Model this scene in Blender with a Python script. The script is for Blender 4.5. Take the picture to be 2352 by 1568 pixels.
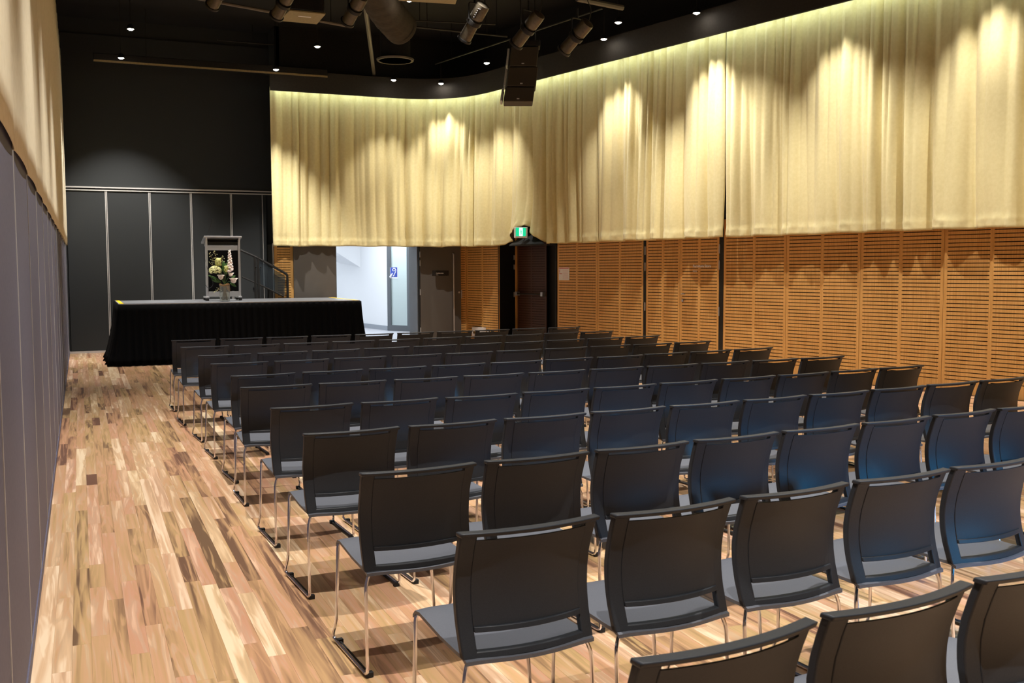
import bpy, bmesh, math, random
from mathutils import Vector, Matrix
from mathutils import noise as mnoise
random.seed(7)
PI = math.pi
for o in list(bpy.data.objects): bpy.data.objects.remove(o)
scene = bpy.context.scene
C = scene.collection
# ------------------------------------------------------------------ camera
F, PIT, YAW, ROLL, H = 2336.7, .0711, .4004, -.0041, 1.571
cy, sy, cp, sp = math.cos(YAW), math.sin(YAW), math.cos(PIT), math.sin(PIT)
fwd = Vector((sy*cp, cy*cp, -sp)); rgt = Vector((cy, -sy, 0)); up = rgt.cross(fwd)
R2 = math.cos(ROLL)*rgt + math.sin(ROLL)*up
U2 = -math.sin(ROLL)*rgt + math.cos(ROLL)*up
cam_d = bpy.data.cameras.new('camera'); cam = bpy.data.objects.new('camera', cam_d); C.objects.link(cam)
cam.matrix_world = Matrix(((R2.x, U2.x, -fwd.x, 0), (R2.y, U2.y, -fwd.y, 0), (R2.z, U2.z, -fwd.z, H), (0, 0, 0, 1)))
cam_d.sensor_width = 36; cam_d.lens = 36*F/2352; cam_d.clip_end = 200
cam_d.dof.use_dof = True; cam_d.dof.focus_distance = 6.5; cam_d.dof.aperture_fstop = 9
scene.camera = cam
EYE = Vector((0, 0, H))
def ray(px, py): return fwd + R2*((px-1176)/F) - U2*((py-784)/F)
def onz(px, py, z):
    d = ray(px, py); return EYE + d*((z-H)/d.z)
def ony(px, py, y):
    d = ray(px, py); return EYE + d*(y/d.y)
def depth(px, py, D): return EYE + ray(px, py)*D
# ------------------------------------------------------------------ world, view
w = bpy.data.worlds.new('world'); scene.world = w; w.use_nodes = True
w.node_tree.nodes['Background'].inputs[0].default_value = (.5, .55, .65, 1)
w.node_tree.nodes['Background'].inputs[1].default_value = .02
vs = scene.view_settings
vs.view_transform = 'Standard'; vs.look = 'None'; vs.gamma = 1; vs.use_curve_mapping = False
vs.exposure = 0.3
# ------------------------------------------------------------------ setting geometry numbers
T = Vector((-.219, .9757, 0)).normalized()      # direction of the right wall, away from the camera
N = Vector((T.y, -T.x, 0))                       # out of the room
G = Vector((9.99, 9.55, 0))
def wp(s, off=0, z=0):                           # a point along the right wall
    p = G + T*s + N*off; p.z = z; return p
def wall_s(px, off=0):
    d = ray(px, 620); P = wp(0, off); k = (P-EYE).dot(N)/d.dot(N)
    return (EYE+d*k-G).dot(T)
XL, YB, YF, YR, ZC = -.23, 21.03, 20.35, -5.0, 6.3
XR = 3.52
# ------------------------------------------------------------------ lights of the place
def spot(p, power, ang=74, blend=.75, col=(1, .955, .9), rad=.022, tgt=None):
    l = bpy.data.lights.new('downlight_lamp', 'SPOT'); l.energy = power; l.spot_size = math.radians(ang); l.spot_blend = blend
    l.color = col; l.shadow_soft_size = rad
    o = bpy.data.objects.new('downlight_lamp', l); C.objects.link(o); o.location = p
    if tgt: o.rotation_euler = (Vector(tgt)-Vector(p)).to_track_quat('-Z', 'Y').to_euler()
    return o
def area(p, tgt, sx, sy_, power, col=(1, 1, 1), spread=180):
    l = bpy.data.lights.new('area_lamp', 'AREA'); l.shape = 'RECTANGLE'; l.size = sx; l.size_y = sy_; l.energy = power; l.color = col
    l.spread = math.radians(spread)
    o = bpy.data.objects.new('area_lamp', l); C.objects.link(o); o.location = p
    o.rotation_euler = (Vector(tgt)-Vector(p)).to_track_quat('-Z', 'Y').to_euler()
    return o
P_DOWN = 680
visible_downs = [(300, 67, 5.42), (278, 133, 5.27), (634, 160, 5.25), (729, 107, 5.3), (904, 184, 5.25), (1013, 192, 5.25),
                 (1118, 145, 5.3), (1387, 90, 5.3), (1420, 52, 5.3), (1600, 30, 5.3), (940, 1, 5.3)]
DOWN = [(onz(a, b, z), True) for a, b, z in visible_downs]
for y_ in (10.9, 8.9, 6.9, 4.9, 2.9, .9):
    s_ = (y_-G.y)/T.y
    DOWN.append((wp(s_, -.85, 5.3), False))
for x_ in (1.1, 4.3, 7.2):
    for y_ in (11.3, 8.7, 6.1, 3.5, .9, -1.7):
        if x_ > 7: y_ += 1.0
        DOWN.append((Vector((x_, y_, 5.3)), False))
for i_, (p, vis) in enumerate(DOWN):
    near_wall = i_ in (4, 5, 7, 8, 9) or 10 < i_ <= 16
    tg = None
    if i_ == 1: tg = (p.x, p.y+1.6, 0)
    elif i_ in (3, 6): tg = (p.x, p.y+2.2, 0)
    elif i_ in (0,): tg = (p.x-.3, p.y, 0)
    elif i_ > 16 and p.x > 7: tg = (p.x+2.9, p.y+.6, 0)
    spot(p - Vector((0, 0, .05)), P_DOWN*((.3 if i_ in (4, 5) else .43) if near_wall else (.5 if i_ in (3, 6) else .42 if i_ > 16 and p.x > 7 else 1)), tgt=tg)
# blue stage-wash lantern behind the camera, trained on the middle of the seating
spot(Vector((6.8, -4.6, 2.7)), 2500, 25, 1.0, (.04, .42, .9), .25, (4.0, 3.7, .4))
# corridor lights
area((6.2, 24.0, 2.85), (6.2, 24.2, 0), 2.4, 3.2, 85, (.88, .94, 1))
area((5.4, 28.0, 3.3), (5.6, 27.6, 0), 1.6, 1.4, 50, (.88, .94, 1))
area((8.1, 25.2, 3.2), (8.1, 25.2, 0), .8, 1.2, 40, (.88, .94, 1))
# ------------------------------------------------------------------ materials
def srgb(r, g, b):
    f = lambda c: (c/255/12.92 if c/255 <= .04045 else ((c/255+.055)/1.055)**2.4)
    return (f(r), f(g), f(b), 1)
def mat(name, col, rough=.5, metal=0, spec=.5, emit=None, es=0, **kw):
    m = bpy.data.materials.new(name); m.use_nodes = True
    b = m.node_tree.nodes['Principled BSDF']
    b.inputs['Base Color'].default_value = col; b.inputs['Roughness'].default_value = rough
    b.inputs['Metallic'].default_value = metal; b.inputs['Specular IOR Level'].default_value = spec
    if emit: b.inputs['Emission Color'].default_value = emit; b.inputs['Emission Strength'].default_value = es
    for k, v in kw.items(): b.inputs[k.replace('_', ' ')].default_value = v
    return m
def nd(m, t, **kw):
    n = m.node_tree.nodes.new(t)
    for k, v in kw.items(): setattr(n, k, v)
    return n
def lk(m, a, b): m.node_tree.links.new(a, b)
def noisy(m, c1, c2, scale=(8, 8, 8), ns=4, detail=4, bump=0, bs=200, coord='Object', bstr=.3):
    bsdf = m.node_tree.nodes['Principled BSDF']
    tc = nd(m, 'ShaderNodeTexCoord'); mp = nd(m, 'ShaderNodeMapping'); mp.inputs['Scale'].default_value = scale
    lk(m, tc.outputs[coord], mp.inputs[0])
    n = nd(m, 'ShaderNodeTexNoise'); n.inputs['Scale'].default_value = ns; n.inputs['Detail'].default_value = detail
    lk(m, mp.outputs[0], n.inputs['Vector'])
    r = nd(m, 'ShaderNodeValToRGB'); r.color_ramp.elements[0].color = c1; r.color_ramp.elements[1].color = c2
    r.color_ramp.elements[0].position = .3; r.color_ramp.elements[1].position = .7
    lk(m, n.outputs['Fac'], r.inputs[0]); lk(m, r.outputs[0], bsdf.inputs['Base Color'])
    if bump:
        n2 = nd(m, 'ShaderNodeTexNoise'); n2.inputs['Scale'].default_value = bs; lk(m, tc.outputs[coord], n2.inputs['Vector'])
        bp = nd(m, 'ShaderNodeBump'); bp.inputs['Distance'].default_value = bump; bp.inputs['Strength'].default_value = bstr
        lk(m, n2.outputs['Fac'], bp.inputs['Height']); lk(m, bp.outputs[0], bsdf.inputs['Normal'])
    return m
M = {}
M['black'] = noisy(mat('black_paint', srgb(14, 14, 15), .8), srgb(11, 11, 12), srgb(17, 17, 18))
M['fascia'] = noisy(mat('fascia_paint', srgb(44, 42, 38), .75), srgb(40, 38, 35), srgb(48, 46, 42))
M['wallfabric'] = noisy(mat('charcoal_wall_fabric', srgb(52, 54, 55), .9, spec=.2), srgb(47, 49, 50), srgb(57, 59, 59), ns=30, bump=.002, bs=400)
M['leftpanel'] = noisy(mat('grey_panel', srgb(98, 96, 114), .6, spec=.3), srgb(93, 91, 109), srgb(103, 101, 119), ns=6, bump=.001, bs=300)
M['alu'] = noisy(mat('aluminium', srgb(205, 205, 208), .45, .7), srgb(180, 180, 183), srgb(200, 200, 202), ns=20)
M['whitetrim'] = mat('pale_trim', srgb(205, 203, 200), .4, .3)
M['chrome'] = mat('chrome', srgb(228, 228, 234), .14, 1)
M['curtain'] = noisy(mat('curtain_cloth', srgb(222, 205, 150), .85, spec=.15, Sheen_Weight=.15), srgb(216, 201, 148), srgb(223, 209, 158), ns=3, bump=.001, bs=600)
M['curtain_left'] = noisy(mat('cream_curtain_cloth', srgb(228, 217, 188), .85, spec=.15), srgb(222, 210, 180), srgb(232, 221, 194), ns=3, bump=.001, bs=600)
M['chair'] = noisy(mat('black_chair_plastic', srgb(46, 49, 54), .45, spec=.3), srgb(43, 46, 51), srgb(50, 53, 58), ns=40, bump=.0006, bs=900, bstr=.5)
M['seat'] = noisy(mat('lit_seat_plastic', srgb(92, 95, 103), .45, spec=.4), srgb(88, 91, 99), srgb(97, 100, 108), ns=40, bump=.0006, bs=900, bstr=.5)  # chair plastic again, overhead sheen put into a lighter, cooler base colour
M['rubber'] = mat('black_rubber', srgb(20, 20, 20), .6)
M['skirt'] = mat('black_velvet', srgb(7, 7, 8), .95, spec=.1)
M['deck'] = noisy(mat('grey_deck', srgb(120, 122, 126), .35), srgb(112, 114, 118), srgb(128, 130, 134), ns=8)
M['yellow'] = mat('yellow_tape', srgb(240, 200, 20), .5)
M['white'] = mat('white_paint', srgb(232, 234, 236), .7)
M['whitegrey'] = noisy(mat('corridor_floor', srgb(185, 186, 192), .5), srgb(178, 179, 186), srgb(192, 193, 198))
M['skirting'] = mat('grey_skirting', srgb(150, 156, 164), .5)
M['doorbrown'] = noisy(mat('dark_brown_laminate', srgb(84, 78, 72), .6), srgb(80, 74, 69), srgb(89, 83, 76), ns=25)
M['frame'] = mat('dark_grey_frame', srgb(90, 94, 98), .5)
M['glass'] = mat('frosted_glass', srgb(225, 236, 234), .35, Transmission_Weight=.85, IOR=1.1)
M['clear'] = mat('clear_glass', srgb(235, 238, 232), .08, Transmission_Weight=.9, IOR=1.3)
M['smoke'] = mat('smoked_glass', srgb(165, 178, 188), .1, Transmission_Weight=.95, IOR=1.05)
M['blue'] = mat('blue_print', srgb(50, 75, 170), .5)
M['paper'] = mat('white_print', srgb(238, 236, 238), .6)
M['red'] = mat('red_print', srgb(200, 60, 50), .6)
M['khaki'] = noisy(mat('khaki_metal', srgb(150, 135, 95), .6), srgb(140, 126, 88), srgb(158, 142, 100))
M['darkmetal'] = noisy(mat('dark_metal', srgb(38, 37, 36), .45, .4), srgb(34, 33, 32), srgb(44, 42, 40))
M['lampbody'] = noisy(mat('stage_lamp_metal', srgb(96, 88, 74), .38, .6), srgb(86, 79, 66), srgb(104, 95, 80))
M['duct'] = noisy(mat('duct_cloth', srgb(56, 49, 38), .9), srgb(49, 43, 33), srgb(63, 55, 43), scale=(3, 3, 20))
M['pipe'] = mat('grey_pipe', srgb(105, 98, 90), .5, .3)
M['speaker'] = noisy(mat('speaker_cloth', srgb(62, 55, 44), .8), srgb(58, 51, 41), srgb(67, 60, 48), ns=60, bump=.001, bs=500)
M['glow'] = mat('lamp_glow', (1, 1, 1, 1), .5, emit=(1, .88, .74, 1), es=60)
M['exitgreen'] = mat('exit_green', srgb(10, 170, 120), .5, emit=srgb(15, 190, 135), es=1.0)
M['exitwhite'] = mat('exit_white', srgb(235, 250, 245), .5, emit=srgb(225, 250, 245), es=1.1)
M['gold'] = mat('brass', srgb(150, 120, 70), .3, .9)
M['petal'] = mat('white_petal', srgb(248, 236, 230), .6, Subsurface_Weight=.1)
M['petalgreen'] = noisy(mat('green_white_petal', srgb(228, 226, 170), .6), srgb(205, 208, 140), srgb(240, 236, 190), ns=30)
M['bud'] = noisy(mat('green_bud', srgb(186, 186, 110), .6), srgb(165, 172, 90), srgb(205, 200, 130), ns=20)
M['leaf'] = noisy(mat('leaf_green', srgb(58, 104, 48), .5), srgb(44, 84, 36), srgb(78, 120, 56), ns=20)
M['twig'] = mat('brown_twig', srgb(110, 88, 58), .7)
M['brownleaf'] = mat('brown_leaf', srgb(150, 105, 50), .6)
M['smokeblack'] = mat('black_panel', srgb(4, 4, 5), .6, spec=.1)
# wood veneer of the wall panels
def wood_veneer():
    m = mat('oak_veneer', srgb(205, 142, 72), .45, spec=.35)
    b = m.node_tree.nodes['Principled BSDF']
    g = nd(m, 'ShaderNodeNewGeometry'); mp = nd(m, 'ShaderNodeMapping'); mp.inputs['Scale'].default_value = (28, 28, 1.2)
    lk(m, g.outputs['Position'], mp.inputs[0])
    n = nd(m, 'ShaderNodeTexNoise'); n.inputs['Scale'].default_value = 2.5; n.inputs['Detail'].default_value = 5
    lk(m, mp.outputs[0], n.inputs['Vector'])
    r = nd(m, 'ShaderNodeValToRGB'); e = r.color_ramp.elements
    e[0].position = .3; e[0].color = srgb(206, 152, 82); e[1].position = .72; e[1].color = srgb(228, 178, 108)
    lk(m, n.outputs['Fac'], r.inputs[0]); lk(m, r.outputs[0], b.inputs['Base Color'])
    return m
M['oak'] = wood_veneer()
M['oakshade'] = noisy(mat('shaded_oak_door', srgb(70, 40, 24), .5), srgb(62, 35, 21), srgb(80, 46, 28), scale=(28, 28, 2))  # same oak as the panels, shade of the recess put into the colour
M['groove'] = mat('groove_backing', srgb(48, 32, 18), .9)
def floor_wood():
    m = mat('mixed_hardwood_plank', srgb(200, 160, 110), .33, spec=.5)
    b = m.node_tree.nodes['Principled BSDF']
    at = nd(m, 'ShaderNodeAttribute'); at.attribute_name = 'tone'
    r = nd(m, 'ShaderNodeValToRGB'); cr = r.color_ramp; cr.interpolation = 'LINEAR'
    cols = [(0, (112, 80, 56)), (.09, (138, 102, 72)), (.2, (168, 128, 86)), (.36, (190, 148, 98)), (.5, (200, 150, 108)), (.62, (196, 158, 120)), (.75, (214, 172, 130)), (.88, (226, 190, 152)), (1, (236, 206, 170))]
    cr.elements[0].position = 0; cr.elements[0].color = srgb(*cols[0][1]); cr.elements[1].position = 1; cr.elements[1].color = srgb(*cols[-1][1])
    for p, c in cols[1:-1]:
        el = cr.elements.new(p); el.color = srgb(*c)
    g = nd(m, 'ShaderNodeNewGeometry')
    # offset the grain by plank
    mul = nd(m, 'ShaderNodeVectorMath', operation='MULTIPLY_ADD')
    comb = nd(m, 'ShaderNodeCombineXYZ')
    mm = nd(m, 'ShaderNodeMath', operation='MULTIPLY'); mm.inputs[1].default_value = 37.0
    lk(m, at.outputs['Fac'], mm.inputs[0])
    for i in range(3): lk(m, mm.outputs[0], comb.inputs[i])
    lk(m, g.outputs['Position'], mul.inputs[0]); mul.inputs[1].default_value = (24, .9, 1); lk(m, comb.outputs[0], mul.inputs[2])
    n = nd(m, 'ShaderNodeTexNoise'); n.inputs['Scale'].default_value = 1.0; n.inputs['Detail'].default_value = 5; n.inputs['Distortion'].default_value = 1.1
    lk(m, mul.outputs[0], n.inputs['Vector'])
    n2 = nd(m, 'ShaderNodeTexNoise'); n2.inputs['Scale'].default_value = .35; n2.inputs['Detail'].default_value = 2; n2.inputs['Distortion'].default_value = 2
    lk(m, mul.outputs[0], n2.inputs['Vector'])
    # tone + grain
    a1 = nd(m, 'ShaderNodeMapRange'); a1.inputs[1].default_value = .25; a1.inputs[2].default_value = .75; a1.inputs[3].default_value = -.2; a1.inputs[4].default_value = .2
    lk(m, n.outputs['Fac'], a1.inputs[0])
    a2 = nd(m, 'ShaderNodeMapRange'); a2.inputs[1].default_value = .3; a2.inputs[2].default_value = .7; a2.inputs[3].default_value = -.24; a2.inputs[4].default_value = .24
    lk(m, n2.outputs['Fac'], a2.inputs[0])
    mul3 = nd(m, 'ShaderNodeVectorMath', operation='MULTIPLY_ADD'); mul3.inputs[1].default_value = (11, .7, 1)
    lk(m, g.outputs['Position'], mul3.inputs[0]); lk(m, comb.outputs[0], mul3.inputs[2])
    n3 = nd(m, 'ShaderNodeTexNoise'); n3.inputs['Scale'].default_value = 1.1; n3.inputs['Detail'].default_value = 2; n3.inputs['Distortion'].default_value = 2.6
    lk(m, mul3.outputs[0], n3.inputs['Vector'])
    a3 = nd(m, 'ShaderNodeMapRange'); a3.inputs[1].default_value = .52; a3.inputs[2].default_value = .60; a3.inputs[3].default_value = .0; a3.inputs[4].default_value = .22
    lk(m, n3.outputs['Fac'], a3.inputs[0])
    s0_ = nd(m, 'ShaderNodeMath', operation='ADD'); lk(m, a1.outputs[0], s0_.inputs[0]); lk(m, a3.outputs[0], s0_.inputs[1]); a1 = s0_
    s1 = nd(m, 'ShaderNodeMath', operation='ADD'); lk(m, a1.outputs[0], s1.inputs[0]); lk(m, a2.outputs[0], s1.inputs[1])
    s2 = nd(m, 'ShaderNodeMath', operation='ADD'); s2.use_clamp = True; lk(m, s1.outputs[0], s2.inputs[0]); lk(m, at.outputs['Fac'], s2.inputs[1])
    lk(m, s2.outputs[0], r.inputs[0])
    # hue by plank: some pinkish, some olive
    hs = nd(m, 'ShaderNodeHueSaturation'); hs.inputs['Saturation'].default_value = .93
    hr = nd(m, 'ShaderNodeMath', operation='MULTIPLY'); hr.inputs[1].default_value = 91.7; lk(m, at.outputs['Fac'], hr.inputs[0])
    fr = nd(m, 'ShaderNodeMath', operation='FRACT'); lk(m, hr.outputs[0], fr.inputs[0])
    h2 = nd(m, 'ShaderNodeMapRange'); h2.inputs[3].default_value = .487; h2.inputs[4].default_value = .512; lk(m, fr.outputs[0], h2.inputs[0])
    lk(m, h2.outputs[0], hs.inputs['Hue'])
    lk(m, r.outputs[0], hs.inputs['Color']); lk(m, hs.outputs[0], b.inputs['Base Color'])
    return m
M['floorwood'] = floor_wood()
M['joint'] = mat('floor_joint', srgb(130, 95, 65), .8)

# ------------------------------------------------------------------ helpers
def tag(o, label=None, cat=None, group=None, kind=None):
    if label: o['label'] = label
    if cat: o['category'] = cat
    if group: o['group'] = group
    if kind: o['kind'] = kind
    return o
def empty(name, loc=(0, 0, 0), rz=0, parent=None):
    o = bpy.data.objects.new(name, None); C.objects.link(o); o.location = loc; o.rotation_euler = (0, 0, rz); o.empty_display_size = .1
    if parent: o.parent = parent
    return o
class MB:
    def __init__(s): s.bm = bmesh.new()
    def box(s, x0, x1, y0, y1, z0, z1):
        v = [s.bm.verts.new(p) for p in ((x0, y0, z0), (x1, y0, z0), (x1, y1, z0), (x0, y1, z0), (x0, y0, z1), (x1, y0, z1), (x1, y1, z1), (x0, y1, z1))]
        for f in ((3, 2, 1, 0), (4, 5, 6, 7), (0, 1, 5, 4), (1, 2, 6, 5), (2, 3, 7, 6), (3, 0, 4, 7)): s.bm.faces.new([v[i] for i in f])
        return s
    def obox(s, o, a, b, c):   # box from corner o along vectors a, b, c
        o, a, b, c = Vector(o), Vector(a), Vector(b), Vector(c)
        P = [o, o+a, o+a+b, o+b, o+c, o+a+c, o+a+b+c, o+b+c]
        v = [s.bm.verts.new(p) for p in P]
        flip = a.cross(b).dot(c) < 0
        for f in ((3, 2, 1, 0), (4, 5, 6, 7), (0, 1, 5, 4), (1, 2, 6, 5), (2, 3, 7, 6), (3, 0, 4, 7)):
            f = f[::-1] if flip else f
            s.bm.faces.new([v[i] for i in f])
        return s
    def tube(s, pts, r, n=8, caps=True):
        pts = [Vector(p) for p in pts]; rings = []
        t0 = (pts[1]-pts[0]).normalized()
        u = t0.orthogonal().normalized()
        for i, p in enumerate(pts):
            a = pts[max(i-1, 0)]; b = pts[min(i+1, len(pts)-1)]; t = (b-a).normalized()
            u = (u - t*u.dot(t)).normalized(); v = t.cross(u)
            rr = r[i] if isinstance(r, (list, tuple)) else r
            rings.append([s.bm.verts.new(p + (u*math.cos(2*PI*k/n)+v*math.sin(2*PI*k/n))*rr) for k in range(n)])
        for A, B in zip(rings, rings[1:]):
            for k in range(n): s.bm.faces.new((A[k], A[(k+1) % n], B[(k+1) % n], B[k]))
        if caps: s.bm.faces.new(rings[0][::-1]); s.bm.faces.new(rings[-1])
        return s
    def lathe(s, prof, n=16, cx=0, cy_=0, cz=0):
        rings = []
        for r, z in prof: rings.append([s.bm.verts.new((cx+r*math.cos(2*PI*k/n), cy_+r*math.sin(2*PI*k/n), cz+z)) for k in range(n)])
        for A, B in zip(rings, rings[1:]):
            for k in range(n): s.bm.faces.new((A[k], A[(k+1) % n], B[(k+1) % n], B[k]))
        if prof[0][0] > 1e-5: s.bm.faces.new(rings[0][::-1])
        if prof[-1][0] > 1e-5: s.bm.faces.new(rings[-1])
        return s
    def poly(s, pts, vec):     # prism from a polygon
        a = [s.bm.verts.new(Vector(p)) for p in pts]; b = [s.bm.verts.new(Vector(p)+Vector(vec)) for p in pts]
        n = len(a); s.bm.faces.new(a[::-1]); s.bm.faces.new(b)
        for i in range(n): s.bm.faces.new((a[i], a[(i+1) % n], b[(i+1) % n], b[i]))
        return s
    def grid(s, f, nu, nv, thick=None):   # f(i/nu, j/nv) -> front point; thick: function giving the back point
        A = [[s.bm.verts.new(f(i/nu, j/nv)) for j in range(nv+1)] for i in range(nu+1)]
        for i in range(nu):
            for j in range(nv): s.bm.faces.new((A[i][j], A[i+1][j], A[i+1][j+1], A[i][j+1]))
        if thick:
            B = [[s.bm.verts.new(thick(i/nu, j/nv)) for j in range(nv+1)] for i in range(nu+1)]
            for i in range(nu):
                for j in range(nv): s.bm.faces.new((B[i][j+1], B[i+1][j+1], B[i+1][j], B[i][j]))
            for i in range(nu):
                s.bm.faces.new((A[i][0], B[i][0], B[i+1][0], A[i+1][0])); s.bm.faces.new((A[i+1][nv], B[i+1][nv], B[i][nv], A[i][nv]))
            for j in range(nv):
                s.bm.faces.new((A[0][j+1], B[0][j+1], B[0][j], A[0][j])); s.bm.faces.new((A[nu][j], B[nu][j], B[nu][j+1], A[nu][j+1]))
        return s
    def blob(s, c, r, sc=(1, 1, 1), sub=1, jit=0):
        b = bmesh.ops.create_icosphere(s.bm, subdivisions=sub, radius=r)
        for v in b['verts']:
            k = 1+random.uniform(-jit, jit); v.co = Vector((v.co.x*sc[0]*k, v.co.y*sc[1]*k, v.co.z*sc[2]*k))+Vector(c)
        return s
    def build(s, name, m=None, parent=None, smooth=False, bevel=0, loc=None, rz=0, kind=None):
        bmesh.ops.recalc_face_normals(s.bm, faces=s.bm.faces)
        me = bpy.data.meshes.new(name); s.bm.to_mesh(me); s.bm.free()
        o = bpy.data.objects.new(name, me); C.objects.link(o)
        if m: me.materials.append(m)
        if smooth:
            for p in me.polygons: p.use_smooth = True
            if smooth == 'auto':
                try: me.set_sharp_from_angle(angle=math.radians(40))
                except Exception: pass
        if bevel:
            b = o.modifiers.new('bevel', 'BEVEL'); b.width = bevel; b.segments = 2; b.limit_method = 'ANGLE'
        if loc is not None: o.location = loc
        o.rotation_euler = (0, 0, rz)
        if parent: o.parent = parent
        if kind: o['kind'] = kind
        return o
def copy_tree(o, parent=None):
    c = o.copy(); C.objects.link(c); c.parent = parent
    for ch in list(o.children): copy_tree(ch, c)
    return c
def curve_pts(pts, rad=.03, n=4):      # fillet the corners of a polyline
    pts = [Vector(p) for p in pts]; out = [pts[0]]
    for a, b, c in zip(pts, pts[1:], pts[2:]):
        d1 = min(rad, (a-b).length*.45); d2 = min(rad, (c-b).length*.45)
        p = b+(a-b).normalized()*d1; q = b+(c-b).normalized()*d2
        for k in range(n+1):
            t = k/n; out.append(p*(1-t)**2 + b*2*t*(1-t) + q*t*t)
    out.append(pts[-1]); return out
def text(name, body, size, loc, rot, m, parent=None, bold=False, align='LEFT'):
    cu = bpy.data.curves.new(name, 'FONT'); cu.body = body; cu.size = size; cu.extrude = .001; cu.align_x = align
    if bold: cu.offset = size*.02
    t = bpy.data.objects.new(name, cu); C.objects.link(t)
    bpy.context.view_layer.update()
    me = bpy.data.meshes.new_from_object(t.evaluated_get(bpy.context.evaluated_depsgraph_get()))
    bpy.data.objects.remove(t); me.materials.clear(); me.materials.append(m)
    o = bpy.data.objects.new(name, me); C.objects.link(o); o.location = loc; o.rotation_euler = rot
    if parent: o.parent = parent
    return o
RW_ROT = math.atan2(-T.y, -T.x)      # local +x of writing on the right wall runs towards the camera side

# ------------------------------------------------------------------ floor
fl = MB().box(XL-.3, 14.5, YR-.3, 31.5, -.12, -.012).build('floor', M['joint']); tag(fl, kind='structure')
PW = .0735
def wall_y(x): return G.y + (G.x - x)*(T.y/(-T.x))
planks = []
for k in range(int(13.6/PW)):
    x0 = XL+.005+k*PW; x1 = x0+PW
    ymax = min(YB if x1 < XR else YF, wall_y(x1)-.02)
    y = YR + random.uniform(0, .8)
    while y < ymax-.05:
        L = random.choice((random.uniform(.4, 1.0), random.uniform(.8, 1.7), random.uniform(1., 2.3)))
        y1 = min(y+L, ymax)
        tone = min(1, max(0, random.gauss(.41, .2)))
        planks.append((x0, x1, y, y1, tone)); y = y1
def in_view(x, y):
    d = Vector((x, y, 0))-EYE; z = d.dot(fwd)
    if z < .5: return None
    px = 1176+F*d.dot(R2)/z; py = 784-F*d.dot(U2)/z
    return z if -60 < px < 2400 and py < 1640 else None
scored = []
for p in planks:
    ys = [p[2], (p[2]+p[3])/2, p[3]]; z = [in_view((p[0]+p[1])/2, yy) for yy in ys]; z = [q for q in z if q]
    near = min(z) if z else 1e9
    xa = (p[0]+p[1])/2
    if xa > 1.05: near *= 1.8          # hidden between the chairs
    scored.append((near/((p[3]-p[2])**.3), p))
scored.sort(key=lambda q: q[0])
def plank_mesh(bm, p, gap=.00015, top=0.0, o=(0, 0)):
    x0, x1, y0, y1, t = p; x0 += gap-o[0]; x1 -= gap+o[0]; y0 += gap-o[1]; y1 -= gap+o[1]
    c = .0003
    b = [bm.verts.new(q) for q in ((x0, y0, -.02), (x1, y0, -.02), (x1, y1, -.02), (x0, y1, -.02))]
    m_ = [bm.verts.new(q) for q in ((x0, y0, top-c), (x1, y0, top-c), (x1, y1, top-c), (x0, y1, top-c))]
    a = [bm.verts.new(q) for q in ((x0+c*.6, y0+c*.6, top), (x1-c*.6, y0+c*.6, top), (x1-c*.6, y1-c*.6, top), (x0+c*.6, y1-c*.6, top))]
    fs = [bm.faces.new(a)]
    for i in range(4):
        j = (i+1) % 4; fs.append(bm.faces.new((m_[i], m_[j], a[j], a[i]))); fs.append(bm.faces.new((b[i], b[j], m_[j], m_[i])))
    return len(fs)
def set_tone(me, vals):
    at = me.attributes.new('tone', 'FLOAT', 'FACE'); at.data.foreach_set('value', vals)
for i, (sc_, p) in enumerate(scored[:300]):
    bm = bmesh.new(); o_ = (p[0], p[2]); n_ = plank_mesh(bm, p, o=o_)
    me = bpy.data.meshes.new('floor_plank'); bm.to_mesh(me); bm.free(); set_tone(me, [p[4]]*n_); me.materials.append(M['floorwood'])
    o = bpy.data.objects.new('floor_plank', me); C.objects.link(o); o.location = (p[0], p[2], 0); o.parent = fl
bm = bmesh.new(); tones = []
for sc_, p in scored[300:]:
    n_ = plank_mesh(bm, p); tones += [p[4]]*n_
me = bpy.data.meshes.new('floor_planks'); bm.to_mesh(me); bm.free(); set_tone(me, tones); me.materials.append(M['floorwood'])
o = bpy.data.objects.new('floor_planks', me); C.objects.link(o); o.parent = fl; o['kind'] = 'stuff'
# ------------------------------------------------------------------ ceiling and rear wall
ce = MB().box(XL-.3, 14.5, YR-.3, YB+.4, ZC, ZC+.15).build('ceiling', M['black']); tag(ce, kind='structure')
wr = MB().box(XL-.3, 14.5, YR-.25, YR, 0, ZC).build('wall_rear', M['wallfabric']); tag(wr, kind='structure')
# ------------------------------------------------------------------ left wall: grey panels below, black above (behind the curtain)
wl = MB().box(XL-.25, XL-.03, YR, YB+.2, 0, ZC).build('wall_left', M['black']); tag(wl, kind='structure')
JL = [4.49+1.13*k for k in range(-8, 15)]
prev = YR
for j in JL+[YB]:
    MB().box(XL-.03, XL, prev+.006, j-.006, .06, 2.3).build('wall_panel', M['leftpanel'], wl, bevel=.002)
    if j < YB-.1: MB().box(XL-.03, XL+.003, j-.007, j+.008, .06, 2.3).build('joint_trim', M['whitetrim'], wl)
    prev = j
bs = MB().box(XL-.03, XL+.006, YR, YB, 0, .06).build('baseboard_left', M['leftpanel']); tag(bs, kind='structure')
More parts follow.
